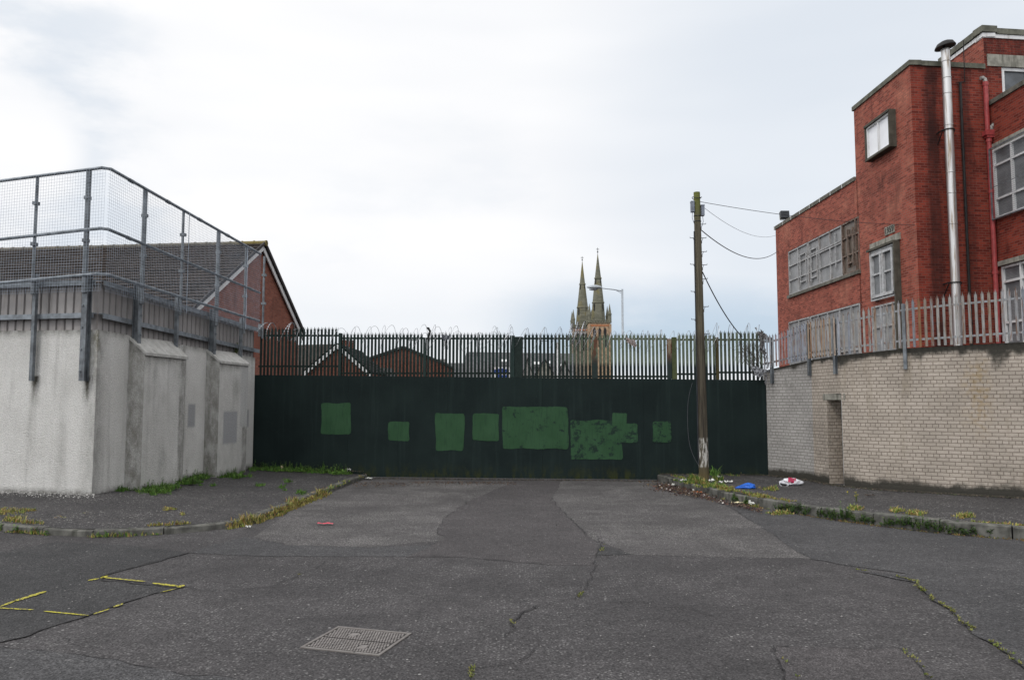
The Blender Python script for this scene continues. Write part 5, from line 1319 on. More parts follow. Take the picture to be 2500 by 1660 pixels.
mb = MB(); c = at(845, 835, YA+3.4); mb.box((c.x-.35, c.y-.25, c.z-1.6), (c.x+.35, c.y+.25, c.z+.1)); mb.build('chimney', M['brick_far'], h)
# house B: broad low gable
YB = 52.; ap = at(985, 850, YB); e0 = at(872, 888, YB); e1 = at(1085, 890, YB)
h = thing('gabled_house', 'broad low brick gable in the middle distance, left of the gate centre', 'house', (ap.x, YB, 0))
mb = MB(); mb.prism([Vector((e0.x, YB, 0)), Vector((e1.x, YB, 0)), e1, ap, e0], (0, 8, 0)); mb.build('wall', M['brick_far'], h)
for e in (e0, e1):
    mb = MB(); d_ = (e-ap); q = [ap+Vector((0, -.15, .02)), e+d_*.03+Vector((0, -.15, .02)), e+d_*.03+Vector((0, 8.2, .02)), ap+Vector((0, 8.2, .02))]; mb.prism(q, (0, 0, .14)); mb.build('roof', M['darkroof'], h)
mb = MB(); c = at(1075, 877, YB+1); mb.box((c.x-.35, YB+.8, c.z-2), (c.x+.35, YB+1.4, c.z)); mb.build('chimney', M['render_grey'], h)
# low dark roof in front (between)
YD = 46.; h = thing('bungalow', 'low dark roofed building between the brick gable and the long grey roof', 'house', (at(1000, 900, YD).x, YD, 0))
a = at(905, 897, YD+2); b = at(960, 899, YD+2); mb = MB(); mb.prism([at(893, 925, YD), at(965, 925, YD), b, a], (0, .2, 0)); mb.build('roof', M['darkroof'], h)
mb = MB(); p, q = at(893, 925, YD), at(965, 925, YD); mb.box((p.x, YD+.05, 0), (q.x, YD+3, p.z-.02)); mb.build('wall', M['brick_far'], h)
YE = 60.; h = thing('terrace_roof', 'low slate roofed terrace seen through the spikes left of the shop sign', 'house', (at(1110, 900, YE).x, YE, 0))
a = at(1070, 886, YE+3); b = at(1135, 886, YE+3); p, q = at(1066, 925, YE), at(1142, 925, YE); mb = MB(); mb.prism([p, q, b, a], (0, .2, 0)); mb.build('roof', M['slate'], h)
mb = MB(); mb.box((p.x, YE+.05, 0), (q.x, YE+5, p.z-.02)); mb.build('wall', M['render_grey'], h)
# long grey roof C
YC = 70.; h = thing('warehouse', 'long grey slate roofed building filling the view behind the centre of the gate', 'building', (at(1270, 900, YC).x, YC, 0))
a = at(1139, 859, YC+6); b = at(1400, 863, YC+6); p, q = at(1120, 930, YC), at(1405, 930, YC)
mb = MB(); mb.prism([p, q, b, a], (0, .2, 0)); mb.face([a, b, Vector((b.x, YC+12, p.z)), Vector((a.x, YC+12, p.z))]); rfc = mb.build('roof', M['slate'], h)
mb = MB(); mb.box((p.x, YC+.1, 0), (q.x, YC+11, p.z-.02)); mb.build('wall', M['render_grey'], h)
for (u0, u1, v0, v1) in ((1300, 1318, 886, 892), (1325, 1343, 884, 890), (1225, 1237, 880, 886), (1368, 1380, 892, 898)):
    a, b = at(u0, v1, YC+2), at(u1, v0, YC+3); mb = MB(); mb.prism([at(u0, v1, YC+2.1), at(u1, v1, YC+2.1), at(u1, v0, YC+2.9), at(u0, v0, YC+2.9)], (0, -.25, .1)); mb.build('skylight', M['white'], rfc)
for k, (u0, u1, apx) in enumerate(((1276, 1300, 878), (1308, 1352, 880), (1366, 1392, 886))):
    YG = 64-k; a0, a1, am = at(u0, 925, YG), at(u1, 925, YG), at((u0+u1)/2, apx, YG)
    h = thing('stone_house', ['narrow grey gabled house under the long grey roof, leftmost of three', 'wider pale gabled house below the church, centre of three grey gables', 'small grey gabled house directly below the left church tower'][k], 'house', (am.x, YG, 0))
    mb = MB(); mb.prism([Vector((a0.x, YG, 0)), Vector((a1.x, YG, 0)), a1+Vector((0, 0, .3)), am, a0+Vector((0, 0, .3))], (0, 3, 0)); mb.build('wall', M['render_grey'] if k != 1 else M['conc'], h)
    for e in (a0+Vector((0, 0, .3)), a1+Vector((0, 0, .3))): mb = MB(); mb.prism([am+Vector((0, -.1, .05)), e+Vector((0, -.1, .05)), e+Vector((0, 3.1, .05)), am+Vector((0, 3.1, .05))], (0, 0, .15)); mb.build('roof', M['darkroof'], h)
for k, (u, v, Yc, hgt) in enumerate(((1010, 858, 53., 1.5), (1165, 858, 75., 2.2), (1330, 858, 76., 2.0))):
    a = at(u, v, Yc); mb = MB(); mb.tube([(a.x, Yc, a.z-2), (a.x, Yc, a.z+hgt*.5)], .025, 5)
    for q in range(5): mb.bar((a.x-.35, Yc-.3+q*.14, a.z+hgt*.5), (a.x+.35, Yc-.3+q*.14, a.z+hgt*.5), .02, .02)
    mb.bar((a.x, Yc-.35, a.z+hgt*.5), (a.x, Yc+.35, a.z+hgt*.5), .02, .02)
    tag(mb.build('aerial', M['cable']), ['thin television aerial above the broad low brick gable', 'thin television aerial near the left end of the long grey roof', 'thin television aerial on the long grey roof just left of the church'][k], 'aerial', 'television aerials on the far roofs')
# shop sign
YS = 38.; h = thing('shop_sign', 'white sign board with blue lettering glimpsed through the spikes left of the gate centre', 'sign', (at(1224, 925, YS).x, YS, 0))
p, q = at(1203, 926, YS), at(1244, 896, YS); mb = MB(); mb.box((p.x, YS, p.z), (q.x, YS+.12, q.z)); mb.build('board', M['white'], h)
mb = MB(); 
for (u0, v0, u1, v1) in ((1206, 902, 1211, 911), (1214, 900, 1222, 912), (1225, 899, 1231, 912), (1233, 901, 1241, 911), (1214, 914, 1222, 922), (1224, 915, 1238, 921)):
    a, b = at(u0, v1, YS), at(u1, v0, YS); mb.box((a.x, YS-.03, a.z), (b.x, YS-.005, b.z))
mb.build('blue_lettering', M['bluesign'], h)
mb = MB(); a, b = at(1210, 902, YS), at(1214, 898, YS); mb.box((a.x, YS-.03, a.z), (b.x, YS-.005, b.z)); mb.build('red_mark', M['redsign'], h)
mb = MB(); 
for u in (1207, 1240): a = at(u, 900, YS); mb.box((a.x-.05, YS+.13, 0), (a.x+.05, YS+.23, p.z+.4))
mb.build('post', M['galv_dark'], h)
mb = MB(); a = at(1361, 838, 58); mb.tube([(a.x, 58, 0), (a.x, 58, a.z)], .07, 8); mb.tube([(a.x, 58, a.z), (a.x, 58, a.z+.06)], .11, 8); tag(mb.build('flagpole', M['white']), 'slim white pole standing between the gate centre and the church', 'pole')
# distant shrubs seen low through the spikes
def shrub(name, label, c, rx, rz_, n, colr, seed, size=.12, ry=None):
    rs = random.Random(seed); mb = MB(); ry = ry or rx
    for _ in range(n):
        while True:
            d = Vector((rs.uniform(-1, 1), rs.uniform(-1, 1), rs.uniform(-1, 1)))
            if d.length < 1 and d.length > .25: break
        p = Vector(c)+Vector((d.x*rx, d.y*ry, d.z*rz_)); x = Vector((rs.uniform(-1, 1), rs.uniform(-1, 1), rs.uniform(-1, 1))).normalized()*size; y = x.orthogonal().normalized()*size*.6
        k = rs.uniform(.6, 1.4); mb.cur = tuple(v*k for v in colr); mb.face([p-x, p+y*.8, p+x, p-y*.8])
    return mb
# ================================================================== CHURCH
ch = thing('church', 'distant stone church with twin tapering spires rising above the gate', 'church', (at(1455, 900, 232).x, 232, 0))
def octo(mb, cx, cy, z0, r0, z1, r1, n=8, rot=math.pi/8):
    a = [mb.V((cx+r0*math.cos(rot+2*math.pi*k/n), cy+r0*math.sin(rot+2*math.pi*k/n), z0)) for k in range(n)]
    b = [mb.V((cx+r1*math.cos(rot+2*math.pi*k/n), cy+r1*math.sin(rot+2*math.pi*k/n), z1)) for k in range(n)]
    for k in range(n): mb.faceI((a[k], a[(k+1) % n], b[(k+1) % n], b[k]))
    mb.faceI(b); mb.faceI(a[::-1])
def spire_tower(Y, uL, uR, vpar, vparb, ucx, tip, fin, bands, base_v, stone):
    m = Y/F; c = at(ucx, base_v, Y); cx = c.x; cy = Y
    Zv = lambda v: at(ucx, v, Y).z
    tw_ = MB(); x0, x1 = at(uL, vparb, Y).x, at(uR, vparb, Y).x; hw = (x1-x0)/2; mx_ = (x0+x1)/2
    tw_.box((x0, cy-hw, 0), (x1, cy+hw, Zv(vparb)))
    for sg in (-1, 1):
        tw_.box((mx_+sg*hw-.35, cy-hw-.3, 0), (mx_+sg*hw+.35, cy-hw+.35, Zv(vparb)-.3))
    t = tw_.build('tower', stone, ch)
    mb = MB(); zc = Zv(vparb); mb.box((x0-.25, cy-hw-.25, zc), (x1+.25, cy+hw+.25, zc+.3)); nb = 9
    for k in range(nb):
        xx = lerp(x0, x1, k/(nb-1)); mb.box((xx-.14, cy-hw-.15, zc+.3), (xx+.14, cy-hw+.1, Zv(vpar)-.25)); mb.box((x0-.1, lerp(cy-hw, cy+hw, k/(nb-1))-.14, zc+.3), (x0+.15, lerp(cy-hw, cy+hw, k/(nb-1))+.14, Zv(vpar)-.25))
    mb.box((x0-.2, cy-hw-.2, Zv(vpar)-.25), (x1+.2, cy-hw+.12, Zv(vpar))); mb.box((x0-.2, cy-hw+.12, Zv(vpar)-.25), (x0+.12, cy+hw, Zv(vpar)))
    mb.build('parapet', M['spire'], t)
    # lancet openings of the belfry
    mb = MB()
    for fx in (-.48, 0, .48):
        xc = mx_+fx*hw*1.05; w_ = .42; zt_ = zc-1.5; zb = zc-7
        mb.prism([(xc-w_, cy-hw-.02, zb), (xc+w_, cy-hw-.02, zb), (xc+w_, cy-hw-.02, zt_-.5), (xc, cy-hw-.02, zt_+.3), (xc-w_, cy-hw-.02, zt_-.5)], (0, -.03, 0))
    mb.build('belfry_opening', M['black'], t)
    mb = MB(); mb.box((x0-.05, cy-hw-.1, zc-.9), (x1+.05, cy-hw-.02, zc-.55)); mb.build('brick_band', plain('tower_band'+str(Y), (.42, .16, .07), .9), t)
    sp = MB(); prev = None
    pts = [(v, (b-a)/2*m) for v, a, b in bands]
    for (v0, r0), (v1, r1) in zip(pts, pts[1:]): octo(sp, cx, cy, Zv(v0), r0*1.06, Zv(v1), r1*1.06)
    octo(sp, cx, cy, Zv(pts[-1][0]), pts[-1][1]*1.06, Zv(tip), .07)
    for v, rr4 in pts[1:]: octo(sp, cx, cy, Zv(v)-.15, rr4*1.06+.22, Zv(v)+.2, rr4*1.06+.12)
    s_ = sp.build('spire', M['spire'], t)
    mb = MB()
    for v, rr4 in pts[1:]:
        for k in range(8):
            an = math.pi/4*k-math.pi/2; x_0 = cx+math.cos(an)*(rr4+.12); y_0 = cy+math.sin(an)*(rr4+.12); zz = Zv(v)-.6; tx = Vector((-math.sin(an), math.cos(an), 0)); ww = .13 if rr4 < 1.2 else .2
            hh = 1.1 if rr4 < 1.2 else 1.9
            q = [Vector((x_0, y_0, zz-hh))-tx*ww, Vector((x_0, y_0, zz-hh))+tx*ww, Vector((x_0, y_0, zz-.2))+tx*ww, Vector((x_0, y_0, zz+.4)), Vector((x_0, y_0, zz-.2))-tx*ww]
            if k in (1, 7): mb.prism(q, Vector((math.cos(an), math.sin(an), 0))*.15)
    mb.build('lucarne', M['black'], s_)
    mb = MB(); zt_ = Zv(tip); zf_ = Zv(fin); mb.tube([(cx, cy, zt_-.2), (cx, cy, zf_)], .07, 5); mb.bar((cx-.45, cy, lerp(zt_, zf_, .75)), (cx+.45, cy, lerp(zt_, zf_, .75)), .1, .12); mb.tube([(cx, cy, lerp(zt_, zf_, .3)), (cx, cy, lerp(zt_, zf_, .42))], .22, 6); mb.build('finial_cross', M['black'], s_)
    for sg, sy in ((-1, -1), (1, -1), (-1, 1), (1, 1)):
        mb = MB(); X, Yp = mx_+sg*(hw-.1), cy+sy*(hw-.1); zp = Zv(vparb); octo(mb, X, Yp, zp, .55, zp+2.4, .52); octo(mb, X, Yp, zp+2.4, .62, zp+2.7, .6); octo(mb, X, Yp, zp+2.7, .5, zp+5.6, .04); mb.build('pinnacle', M['spire'], t)
spire_tower(232., 1436, 1486.5, 784, 791, 1460.6, 620.6, 605, [(786, 1443.4, 1477.8), (739, 1447, 1474.3), (679.5, 1453.2, 1468.4)], 784, M['tower_stone'])
spire_tower(245., 1397.5, 1443, 795, 802, 1422.5, 639, 626, [(797, 1406, 1440), (750.6, 1409.2, 1435.4), (694, 1416, 1429.3)], 794, M['tower_grey'])
mb = MB(); a = at(1392, 870, 262); b = at(1480, 870, 262); mb.prism([Vector((a.x, 250, 0)), Vector((b.x, 250, 0)), Vector((b.x, 250, a.z)), Vector(((a.x+b.x)/2, 250, a.z+3)), Vector((a.x, 250, a.z))], (0, 40, 0)); mb.build('nave', M['tower_grey'], ch)
# ================================================================== STREET LAMP
YL = 44.; tp = at(1519, 706, YL)
sl_ = thing('street_lamp', 'grey street lamp with a long arm and teardrop head beside the church spires', 'street lamp', (tp.x, YL, 0))
mb = MB(); mb.tube([(tp.x, YL, 0), (tp.x, YL, 1.6), (tp.x, YL, 1.62), (tp.x, YL, tp.z)], [.09, .09, .068, .058], 12); mb.build('column', M['lampgrey'], sl_, smooth=True)
mb = MB(); a = at(1519, 711, YL); b = at(1501.5, 707.5, YL); c = at(1467, 703.5, YL); mb.tube([a, b, c], [.035, .03, .026], 8); mb.bar(at(1517, 716, YL), b, .02, .03); mb.build('arm', M['lampgrey'], sl_)
mb = MB(); e0, e1 = at(1469, 702.5, YL), at(1432, 702.5, YL); n = 14; rings = []
for i in range(n+1):
    t = i/n; c = e0.lerp(e1, t); rr5 = .135*math.sin(math.pi*min(1, (t*.93+.07)))**.75+.012
    rings.append([mb.V(c+Vector((0, rr5*math.cos(2*math.pi*k/12)*1.05, rr5*.85*math.sin(2*math.pi*k/12)*(1.1 if math.sin(2*math.pi*k/12) > 0 else .75)+.02))) for k in range(12)])
for a, b in zip(rings, rings[1:]):
    for k in range(12): mb.faceI((a[k], a[(k+1) % 12], b[(k+1) % 12], b[k]))
mb.build('lamp_head', M['lampgrey'], sl_, smooth=True)
mb = MB(); c = e0.lerp(e1, .55)+Vector((0, 0, -.08)); rings = []
for i in range(7):
    t = i/6*math.pi/2; rings.append([mb.V(c+Vector((.26*math.cos(t)*math.cos(2*math.pi*k/14), .1*math.cos(t)*math.sin(2*math.pi*k/14), -.085*math.sin(t)))) for k in range(14)])
for a, b in zip(rings, rings[1:]):
    for k in range(14): mb.faceI((a[k], a[(k+1) % 14], b[(k+1) % 14], b[k]))
mb.build('lamp_bowl', M['lamp_glass'], sl_, smooth=True)

# ================================================================== TELEGRAPH POLE
pb = gr(1719, 1178, .13); YP = pb.y; pt_ = at(1701, 470, YP)
pole = thing('telegraph_pole', 'tall weathered wooden telegraph pole with step irons and a scuffed white band near its foot', 'pole', (pb.x, pb.y, .1))
def PZ(v): return at(1710, v, YP).z
def PX(z): return lerp(pb.x, pt_.x, (z-.13)/(pt_.z-.13))
def PRr(z): return lerp(.102, .066, z/pt_.z)
mb = MB(); zz = [-.1, .15, .6, 1.2, 2, 3, 4, 5, 5.6, pt_.z]; mb.tube([(PX(z), YP, z) for z in zz], [PRr(z) for z in zz], 16); mb.build('shaft', M['wood'], pole)
for sg, vs in ((-1, (581.6, 646, 712, 780)), (1, (548, 581.6, 615, 647, 681, 749, 815.5))):
    for v in vs:
        z = PZ(v); x = PX(z); r0 = PRr(z); mb = MB()
        a = Vector((x+sg*r0*.9, YP-.01, z)); b = Vector((x+sg*(r0+.095), YP-.02, z)); mb.tube([a, b, b+Vector((0, 0, .022))], .0065, 5); mb.tube([a+Vector((sg*.04, 0, 0)), Vector((x+sg*r0*.95, YP-.01, z-.085))], .005, 5); mb.obox(Vector((x+sg*r0*1., YP, z-.09)), (.008, 0, 0), (0, .02, 0), (0, 0, .02))
        mb.build('step_iron', M['cable'], pole)
for sg, v0, v1 in ((-1, 495, 519), (1, 504, 528)):
    z0, z1 = PZ(v1), PZ(v0); x = PX(z0)+sg*(PRr(z0)+.035); mb = MB()
    mb.obox((x, YP-.02, (z0+z1)/2), (.032, 0, 0), (0, .05, 0), (0, 0, (z1-z0)/2)); mb.obox((x, YP-.02, z1+.008), (.036, 0, 0), (0, .055, 0), (0, 0, .012))
    mb.tube([(x, YP-.02, z0), (x+.01*sg, YP-.03, z0-.12), (PX(z0)+sg*PRr(z0), YP-.02, z0-.25)], .006, 5); mb.build('junction_box', M['box_grey'], pole)
for v in (484, 528, 541):
    z = PZ(v); mb = MB(); rr6 = PRr(z)+(.03 if v == 484 else .004); mb.tube([(PX(z)+rr6*math.cos(t*math.pi/8), YP+rr6*math.sin(t*math.pi/8), z+(.02 if v == 484 else 0)*math.cos(t*math.pi/8*2)) for t in range(17)], .007, 5); mb.build('band', M['cable'], pole)
mb = MB(); pts = [(PX(z)-PRr(z)-.012, YP-.03, z) for z in [x_*.25 for x_ in range(2, 22)]]; mb.tube(pts, .011, 5); mb.build('conduit', M['cable'], pole)
# cables
def cable(name, label, a, b, sag, r_=.008, n=24):
    a, b = Vector(a), Vector(b); pts = [a.lerp(b, i/n)-Vector((0, 0, sag*4*(i/n)*(1-i/n))) for i in range(n+1)]
    mb = MB(); mb.tube(pts, r_, 5); return tag(mb.build(name, M['cable']), label, 'cable')
pz = lambda v: Vector((PX(PZ(v))+PRr(PZ(v)), YP, PZ(v)))
cable('cable', 'highest thin cable, running nearly straight from the pole top to the factory tower', pz(493), on(2234, 550, A0+FNr*.02, FDr)[0], .10, .006)
cable('cable', 'faint middle cable sagging from the pole top to the far corner of the factory', pz(500), on(1899, 573, A0+FNr*.02, FDr)[0], .32, .0045)
cable('cable', 'thicker black cable sagging lowest from the pole to the far factory corner', pz(562), on(1898, 614, A0+FNr*.02, FDr)[0], .42, .011)
cable('cable', 'black cable dropping steeply from the pole to the gate spikes', pz(664), on(1812, 823, BP, BD)[0], .12, .012)
def lcable():
    P = [(1690, 935), (1681, 968), (1678, 1003), (1679, 1050), (1683, 1085), (1692, 1112), (1707, 1139)]
    mb = MB(); Pl = (pb.x, YP+.12); mb.tube(smooth_poly([at(u, v, lerp(17.7, YP+.1, i/6)) for i, (u, v) in enumerate(P)], 2), .006, 5)
    tag(mb.build('cable', M['cable']), 'loose thin cable hanging against the dark gate left of the pole foot', 'cable')
lcable()

# ================================================================== MANHOLE COVER
mc = [gr(731, 1582), gr(826.4, 1530), gr(1004.6, 1547), gr(927, 1602)]
cen = sum(mc, Vector((0, 0, 0)))/4; ex = ((mc[3]-mc[0])+(mc[2]-mc[1]))/4; ey = ((mc[1]-mc[0])+(mc[2]-mc[3]))/4
mh = thing('manhole_cover', 'studded rectangular iron manhole cover set in the road at the front', 'manhole cover', (cen.x, cen.y, .02))
Pm = lambda a, b, z=.022: cen+ex*a+ey*b+Vector((0, 0, z))
mb = MB()
for (a0, a1, b0, b1) in ((-1, 1, -1, -.90), (-1, 1, .90, 1), (-1, -.93, -.899, .899), (.93, 1, -.899, .899)): mb.prism([Pm(a0, b0, .001), Pm(a1, b0, .001), Pm(a1, b1, .001), Pm(a0, b1, .001)], (0, 0, .008))
mb.build('cover_frame', M['cover'], mh)
for (b0, b1) in ((-.89, -.006), (.006, .89)):
    mb = MB(); mb.prism([Pm(-.92, b0, .000), Pm(.92, b0, .000), Pm(.92, b1, .000), Pm(-.92, b1, .000)], (0, 0, .003)); pl = mb.build('cover_plate', M['cover_dark'], mh)
    mb = MB(); na, nb = 26, 7
    for i in range(na):
        for j in range(nb):
            a = lerp(-.89, .89, (i+.5+(.25 if j % 2 else -.25))/na); b = lerp(b0+.03, b1-.03, (j+.5)/nb)
            if abs(a-(.35 if b0 < 0 else -.3)) < .12 and abs(b-(b0+b1)/2) < .18: continue
            q = Pm(a, b, .003); s1, s2 = ex*.022, ey*.032
            mb.prism([q-s1*.7-s2, q+s1*.7-s2, q+s1*1.2, q+s1*.7+s2, q-s1*.7+s2, q-s1*1.2], (0, 0, .006))
    a = .35 if b0 < 0 else -.3
    b = (b0+b1)/2
    for k in range(3): mb.prism([Pm(a-.1, b-.14+k*.1, .003), Pm(a+.1, b-.14+k*.1, .003), Pm(a+.1, b-.08+k*.1, .003), Pm(a-.1, b-.08+k*.1, .003)], (0, 0, .004))
    mb.build('stud_pattern', M['stud'], pl)

# ================================================================== LITTER
def blob(name, label, cat, c, ax, rx, ry, rz_, mat, seed, amp=.35, ext=None, parts=None):
    """crumpled bag: noisy flattened ball"""
    mb = MB(); n, m = 28, 16; T = Vector((math.cos(ax), math.sin(ax), 0)); U = Vector((-math.sin(ax), math.cos(ax), 0)); rows = []
    for j in range(m+1):
        th = math.pi*j/m; row = []
        for i in range(n):
            ph = 2*math.pi*i/n; d = Vector((math.sin(th)*math.cos(ph), math.sin(th)*math.sin(ph), math.cos(th)))
            k = 1+amp*mnoise.noise(d*1.7+Vector((seed, 0, 0)))+amp*.5*mnoise.noise(d*4+Vector((0, seed, 0))); x = d.x*rx*k; y = d.y*ry*k; z = max(0, d.z*rz_*k+rz_*.75)
            if ext: x, y, z = ext(x, y, z)
            row.append(mb.V(Vector(c)+T*x+U*y+Vector((0, 0, z))))
        rows.append(row)
    for a, b in zip(rows, rows[1:]):
        for i in range(n): mb.faceI((a[i], b[i], b[(i+1) % n], a[(i+1) % n]))
    return mb
p = gr(1825, 1192, .15)
def ex1(x, y, z):
    if x < -.05: k = max(.25, 1-(-x-.05)*9); return -.05+(x+.05)*2.1, y*(k if x > -.15 else k*1.6), z*max(.35, k)
    return x, y, z
mb = blob('', '', '', p, 0, .15, .11, .055, None, 3, .3, ex1); tag(mb.build('plastic_bag', M['bag_blue'], smooth=True), 'bright blue plastic bag with a twisted neck lying on the right pavement', 'bag')
p = gr(1932, 1184, .15); wb = thing('carrier_bag', 'white carrier bag with red print lying near the brick wall', 'bag', tuple(p))
mb = blob('', '', '', p, -.05, .205, .13, .075, None, 8, .28); mb.build('bag_body', M['bag_white'], wb, smooth=True)
mb = MB()
for (x, y, w_, h_, rot) in ((1927, 1171, 5, 11, .3), (1932, 1172, 3, 12, -.4), (1936, 1171, 4, 8, .1), (1941, 1170, 3, 6, 0), (1935, 1177, 6, 3, 0)):
    q = at(x, y, p.y-.135); k = q.y/F; mb.obox(q, (w_*k/2*math.cos(rot), 0, -w_*k/2*math.sin(rot)), (0, .012, 0), (math.sin(rot)*h_*k/2*.4, 0, h_*k/2))
mb.build('red_print', M['bag_print'], wb)
mb = MB(); ring = []; q0 = at(1916, 1180, p.y-.1); k = q0.y/F
mb.tube([q0+Vector((math.cos(t)*11*k-.02, -.02, math.sin(t)*9*k*.8)) for t in [x_*.3 for x_ in range(21)]], .008, 5)
mb.build('handle', M['bag_white'], wb)
def scrap(u, v, lu, lv, mat, name, label, cat, rot=0., h=.012, z=None, seed=1):
    zz = z if z is not None else pave_z(*gr(u, v, .08)[:2]); c = gr(u, v, zz+.005); k = c.y/F; mb = MB(); n = 8; rs = random.Random(seed); L = lu*k/2; W = max(.03, lv*k*1.2); rows = []
    for i in range(n+1):
        row = []
        for j in range(4):
            x = lerp(-L, L, i/n)*(1+.15*mnoise.noise(Vector((i, j, seed)))); y = lerp(-W, W, j/3)*(1+.5*mnoise.noise(Vector((i*.6, j, seed+3)))); zz2 = h*(1+mnoise.noise(Vector((i*.7, j*.8, seed+7)))*1.6)
            row.append(mb.V(c+Vector((x*math.cos(rot)-y*math.sin(rot), x*math.sin(rot)+y*math.cos(rot), max(.004, zz2)))))
        rows.append(row)
    for a, b in zip(rows, rows[1:]):
        for j in range(3): mb.faceI((a[j], b[j], b[j+1], a[j+1]))
    return tag(mb.build(name, M[mat]), label, cat)
G1 = 'scraps of litter'
scrap(1772, 1179, 32, 5, 'paper', 'crumpled_paper', 'flat white crumpled paper on the pavement just right of the pole foot', 'litter', .1, .03, seed=2)
scrap(1737, 1176, 14, 5, 'paper', 'crumpled_paper', 'small white scrap in the grass touching the right side of the pole', 'litter', .3, .035, seed=3)
scrap(1756, 1167, 9, 3, 'paper', 'crumpled_paper', 'tiny white scrap on the pavement behind the pole in front of the gate', 'litter', 0, .03, seed=4)
scrap(1668, 1175, 16, 4, 'paper', 'crumpled_paper', 'white scrap at the edge of the grass left of the pole foot', 'litter', 0, .03, seed=5)
scrap(1620, 1176, 12, 4, 'paper', 'crumpled_paper', 'white scrap under the gate, furthest left of the litter by the pole', 'litter', 0, .035, seed=6)
scrap(1650, 1187, 26, 6, 'paper', 'crumpled_paper', 'crumpled white wrapper on the pile of dead leaves', 'litter', .1, .04, seed=7)
scrap(1705, 1205, 22, 7, 'orange', 'food_wrapper', 'orange and white wrapper against the right kerb', 'litter', -.5, .03, seed=8)
scrap(1697, 1200, 12, 5, 'paper', 'crumpled_paper', 'white scrap beside the orange wrapper by the kerb', 'litter', -.3, .04, seed=9)
scrap(1799, 1229, 30, 6, 'cream', 'card_scrap', 'cream strip of card in the gutter below the right kerb', 'litter', -.05, .02, seed=10)
scrap(1835, 1234, 9, 7, 'paper', 'crumpled_paper', 'small white lump in the gutter right of the cream card', 'litter', .5, .045, seed=11)
scrap(794, 1279, 37, 4, 'redstrip', 'plastic_strip', 'red plastic strip lying on the road near the left kerb', 'litter', 0, .012, z=.012, seed=12)
scrap(852, 1151, 8, 7, 'paper', 'crumpled_paper', 'white scrap in the weeds at the foot of the gate, left side', 'litter', 0, .05, seed=13)
scrap(900, 1170, 16, 4, 'paper', 'crumpled_paper', 'white scrap under the gate at the end of the left kerb', 'litter', 0, .03, z=.01, seed=14)
scrap(606, 1288, 13, 4, 'paper', 'crumpled_paper', 'white scrap in the gutter at the bend of the left kerb', 'litter', .1, .02, z=.01, seed=15)
scrap(502, 1153, 10, 4, 'paper', 'crumpled_paper', 'white scrap at the foot of the roughcast wall between the buttresses', 'litter', .1, .03, z=.25, seed=16)
scrap(2124, 1210, 24, 3, 'dirt', 'wood_strip', 'dark flat strip lying on the right pavement below the brick wall', 'litter', 0, .015, seed=17)
scrap(688, 1145, 6, 3, 'cream', 'plastic_scrap', 'tiny yellow scrap in the grass at the left foot of the gate', 'litter', 0, .05, seed=18)
# dead leaves pile
rs = random.Random(21); mb = MB()
for _ in range(2600):
    u = rs.gauss(1668, 38); v = 1194+rs.gauss(0, 6)+(u-1660)*.16
    if rs.random() < .35: u = rs.uniform(1600, 1860); v = 1185+(u-1600)*.235+rs.gauss(0, 2.5)
    c = gr(u, v, .01+rs.random()*.04); x = Vector((rs.uniform(-1, 1), rs.uniform(-1, 1), rs.uniform(-.5, .5))).normalized()*rs.uniform(.008, .03); y = x.orthogonal().normalized()*x.length*.6
    k = rs.uniform(.4, 1.5); mb.cur = tuple(a*k for a in rs.choice([(.05, .025, .02), (.07, .03, .02), (.035, .03, .028), (.10, .07, .04)]))
    if rs.random() < .03: mb.cur = (.5, .45, .42)
    mb.face([c-x, c+y, c+x, c-y])
for _ in range(900):
    u = rs.uniform(860, 1260); v = 1175+abs(rs.gauss(0, 4))+(u < 1000)*rs.uniform(0, 5)
    c = gr(u, v, .012); x = Vector((rs.uniform(-1, 1), rs.uniform(-1, 1), rs.uniform(-.3, .3))).normalized()*rs.uniform(.006, .022); y = x.orthogonal().normalized()*x.length*.5
    mb.cur = rs.choice([(.05, .03, .02), (.10, .06, .03), (.035, .03, .028)]); mb.face([c-x, c+y, c+x, c-y])
tag(mb.build('dead_leaves', M['blade']), kind='stuff')

# ================================================================== GRASS AND WEEDS
GREENS = [(.06, .15, .02), (.09, .20, .03), (.06, .11, .025), (.13, .22, .04)]
DRY = [(.34, .29, .08), (.25, .26, .06), (.38, .30, .13), (.18, .23, .05), (.30, .18, .07)]
def tuft(mb, c, h, spread, n, pal, rs, lean=.6, wd=.0065):
    for _ in range(n):
        a = rs.uniform(0, 6.283); rr7 = spread*math.sqrt(rs.random()); p = c+Vector((math.cos(a)*rr7, math.sin(a)*rr7, 0)); hh = h*rs.uniform(.45, 1.1)*(1-.5*rr7/max(1e-3, spread))
        a2 = a+rs.uniform(-1, 1); d = Vector((math.cos(a2), math.sin(a2), 0))*hh*lean*rs.uniform(.2, 1.3); t = Vector((-math.sin(a2+rs.uniform(-1, 1)), math.cos(a2), 0)).normalized()*wd*rs.uniform(.7, 1.6)
        k = rs.uniform(.7, 1.3); mb.cur = tuple(x*k for x in rs.choice(pal))
        m_ = p+d*.35+Vector((0, 0, hh*.62)); e = p+d+Vector((0, 0, hh))
        mb.face([p-t, p+t, m_+t*.7, m_-t*.7]); mb.face([m_-t*.7, m_+t*.7, e])
